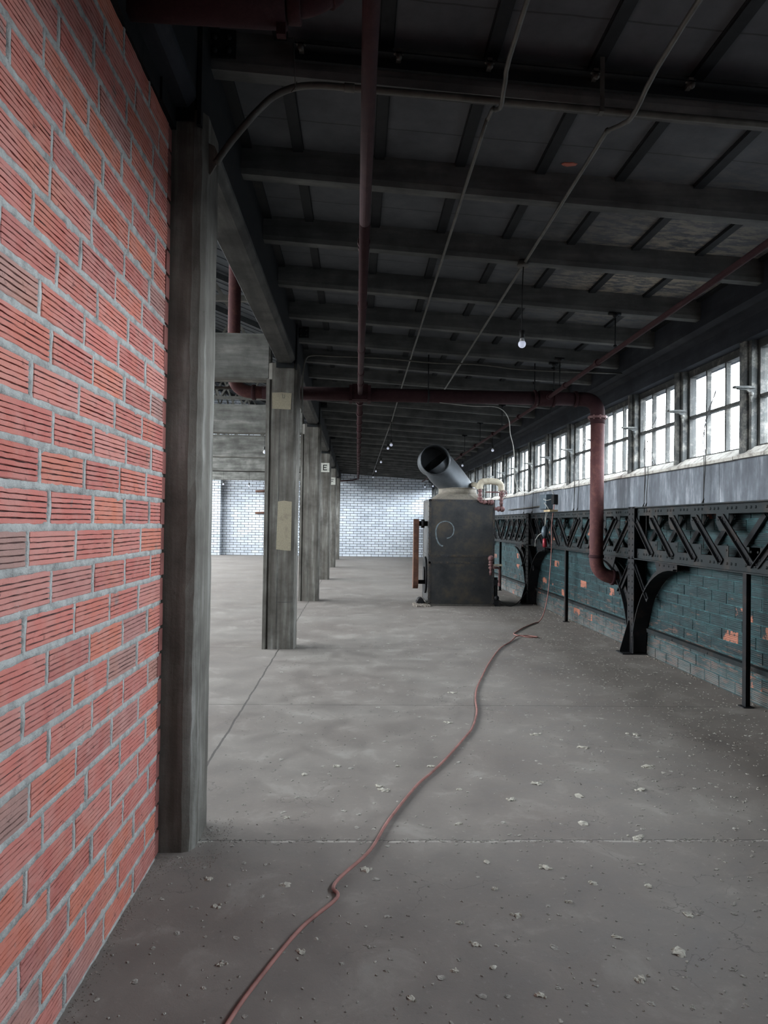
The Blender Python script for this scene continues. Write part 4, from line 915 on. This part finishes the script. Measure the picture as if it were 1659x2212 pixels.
big = [(.55, 3.72, .022), (.17, 4.19, .035), (.15, 4.25, .03), (.06, 3.23, .035), (1.2, 3.72, .04), (1.42, 3.55, .04), (.88, 3.25, .03), (1.05, 3.1, .02), (1.28, 3.08, .022), (.62, 3.3, .022), (.61, 3.06, .022), (.66, 2.85, .028), (.90, 2.95, .02), (.42, 2.8, .02), (.46, 2.66, .018),
       (.50, 2.52, .02), (.36, 2.5, .022), (.20, 2.36, .022), (.63, 2.37, .02), (1.2, 2.6, .045), (1.0, 2.7, .025), (1.35, 2.85, .03), (1.0, 2.45, .03), (-.18, 2.62, .02), (-.55, 2.93, .022), (-.28, 3.1, .03), (-.62, 3.15, .025), (.9, 4.05, .035), (1.3, 4.1, .04), (1.1, 4.3, .04), (.5, 4.6, .03), (.62, 4.2, .025), (-.35, 3.8, .02), (-.3, 4.45, .028), (-.1, 4.6, .03), (.28, 4.6, .02), (1.6, 5.0, .04), (1.9, 4.6, .05), (2.1, 5.3, .05), (1.35, 5.3, .04), (-.45, 2.55, .016), (.75, 5.6, .04), (.9, 6.6, .04), (1.7, 4.2, .04)]
for i, (x, y, r) in enumerate(big):
    mb = MB(); flake(mb, x, y, r * .85, .003 + r * .12)
    for q in range(random.randint(1, 4)): flake(mb, x + U(-1, 1) * r, y + U(-1, 1) * r * .7, r * U(.25, .5), .006)
    tag(mb.build('debris_chip', M_FLAKE), 'pale crumbling chip of plaster lying on the grey concrete floor', 'debris', 'larger plaster chips on the floor')
mb = MB()
for i in range(5200):
    y = 1.9 + 14 * R() ** 2.0; x = U(-.85, 3.4) if R() < .6 else 3.4 - abs(random.gauss(0, 1.2))
    if x < -.85: continue
    flake(mb, x, y, U(.0015, .006) * (1 + y * .12) * (2.4 if R() < .12 else 1), .003)
for i in range(350): flake(mb, U(-.85, 3.4), 3.52 + random.gauss(0, .014), U(.003, .010), .003)
fl = MB()
for i in range(1500):
    y = 2.0 + 8 * R() ** 1.4; x = U(-.8, 3.4) if R() < .45 else 3.2 - abs(random.gauss(0, 1.1))
    if x < -.8: continue
    r_f = U(.003, .011) * (1 + y * .10)
    for q in range(random.choice((1, 1, 1, 2, 3))): flake(fl, x + U(-1, 1) * r_f * 1.5 * (q > 0), y + U(-1, 1) * r_f * (q > 0), r_f * U(.5, 1), .003)
o = fl.build('paint_flakes', M_FLAKE2); o['kind'] = 'stuff'; tag(o, 'small pale paint flakes strewn thinly over the concrete floor', 'debris')
o = mb.build('floor_crumbs', M_CRUMB); o['kind'] = 'stuff'; tag(o, 'fine grey crumbs and dust scattered over the concrete floor', 'debris')
mb = MB()
for i in range(700):
    s_ = R()
    if s_ < .45: y = U(2.1, 3.4); x = XB + abs(random.gauss(0, .03)) + .005; 
    elif s_ < .8: x, y = U(-.9, -.62), 3.36 - abs(random.gauss(0, .07))
    else: x, y = U(-.74, -.6), U(3.35, 3.8)
    flake(mb, x, y, U(.001, .0045), .002)
for i in range(300): flake(mb, U(1.1, 1.4), 13.5 + U(-.1, .4), U(.01, .03), .03)
for i in range(350): flake(mb, 3.53 - abs(random.gauss(0, .04)), U(4, 16), U(.004, .013), .008)
o = mb.build('wall_foot_dirt', M_DCR); o['kind'] = 'stuff'; tag(o, 'dark crumbly dirt gathered along the foot of walls and columns', 'dirt')
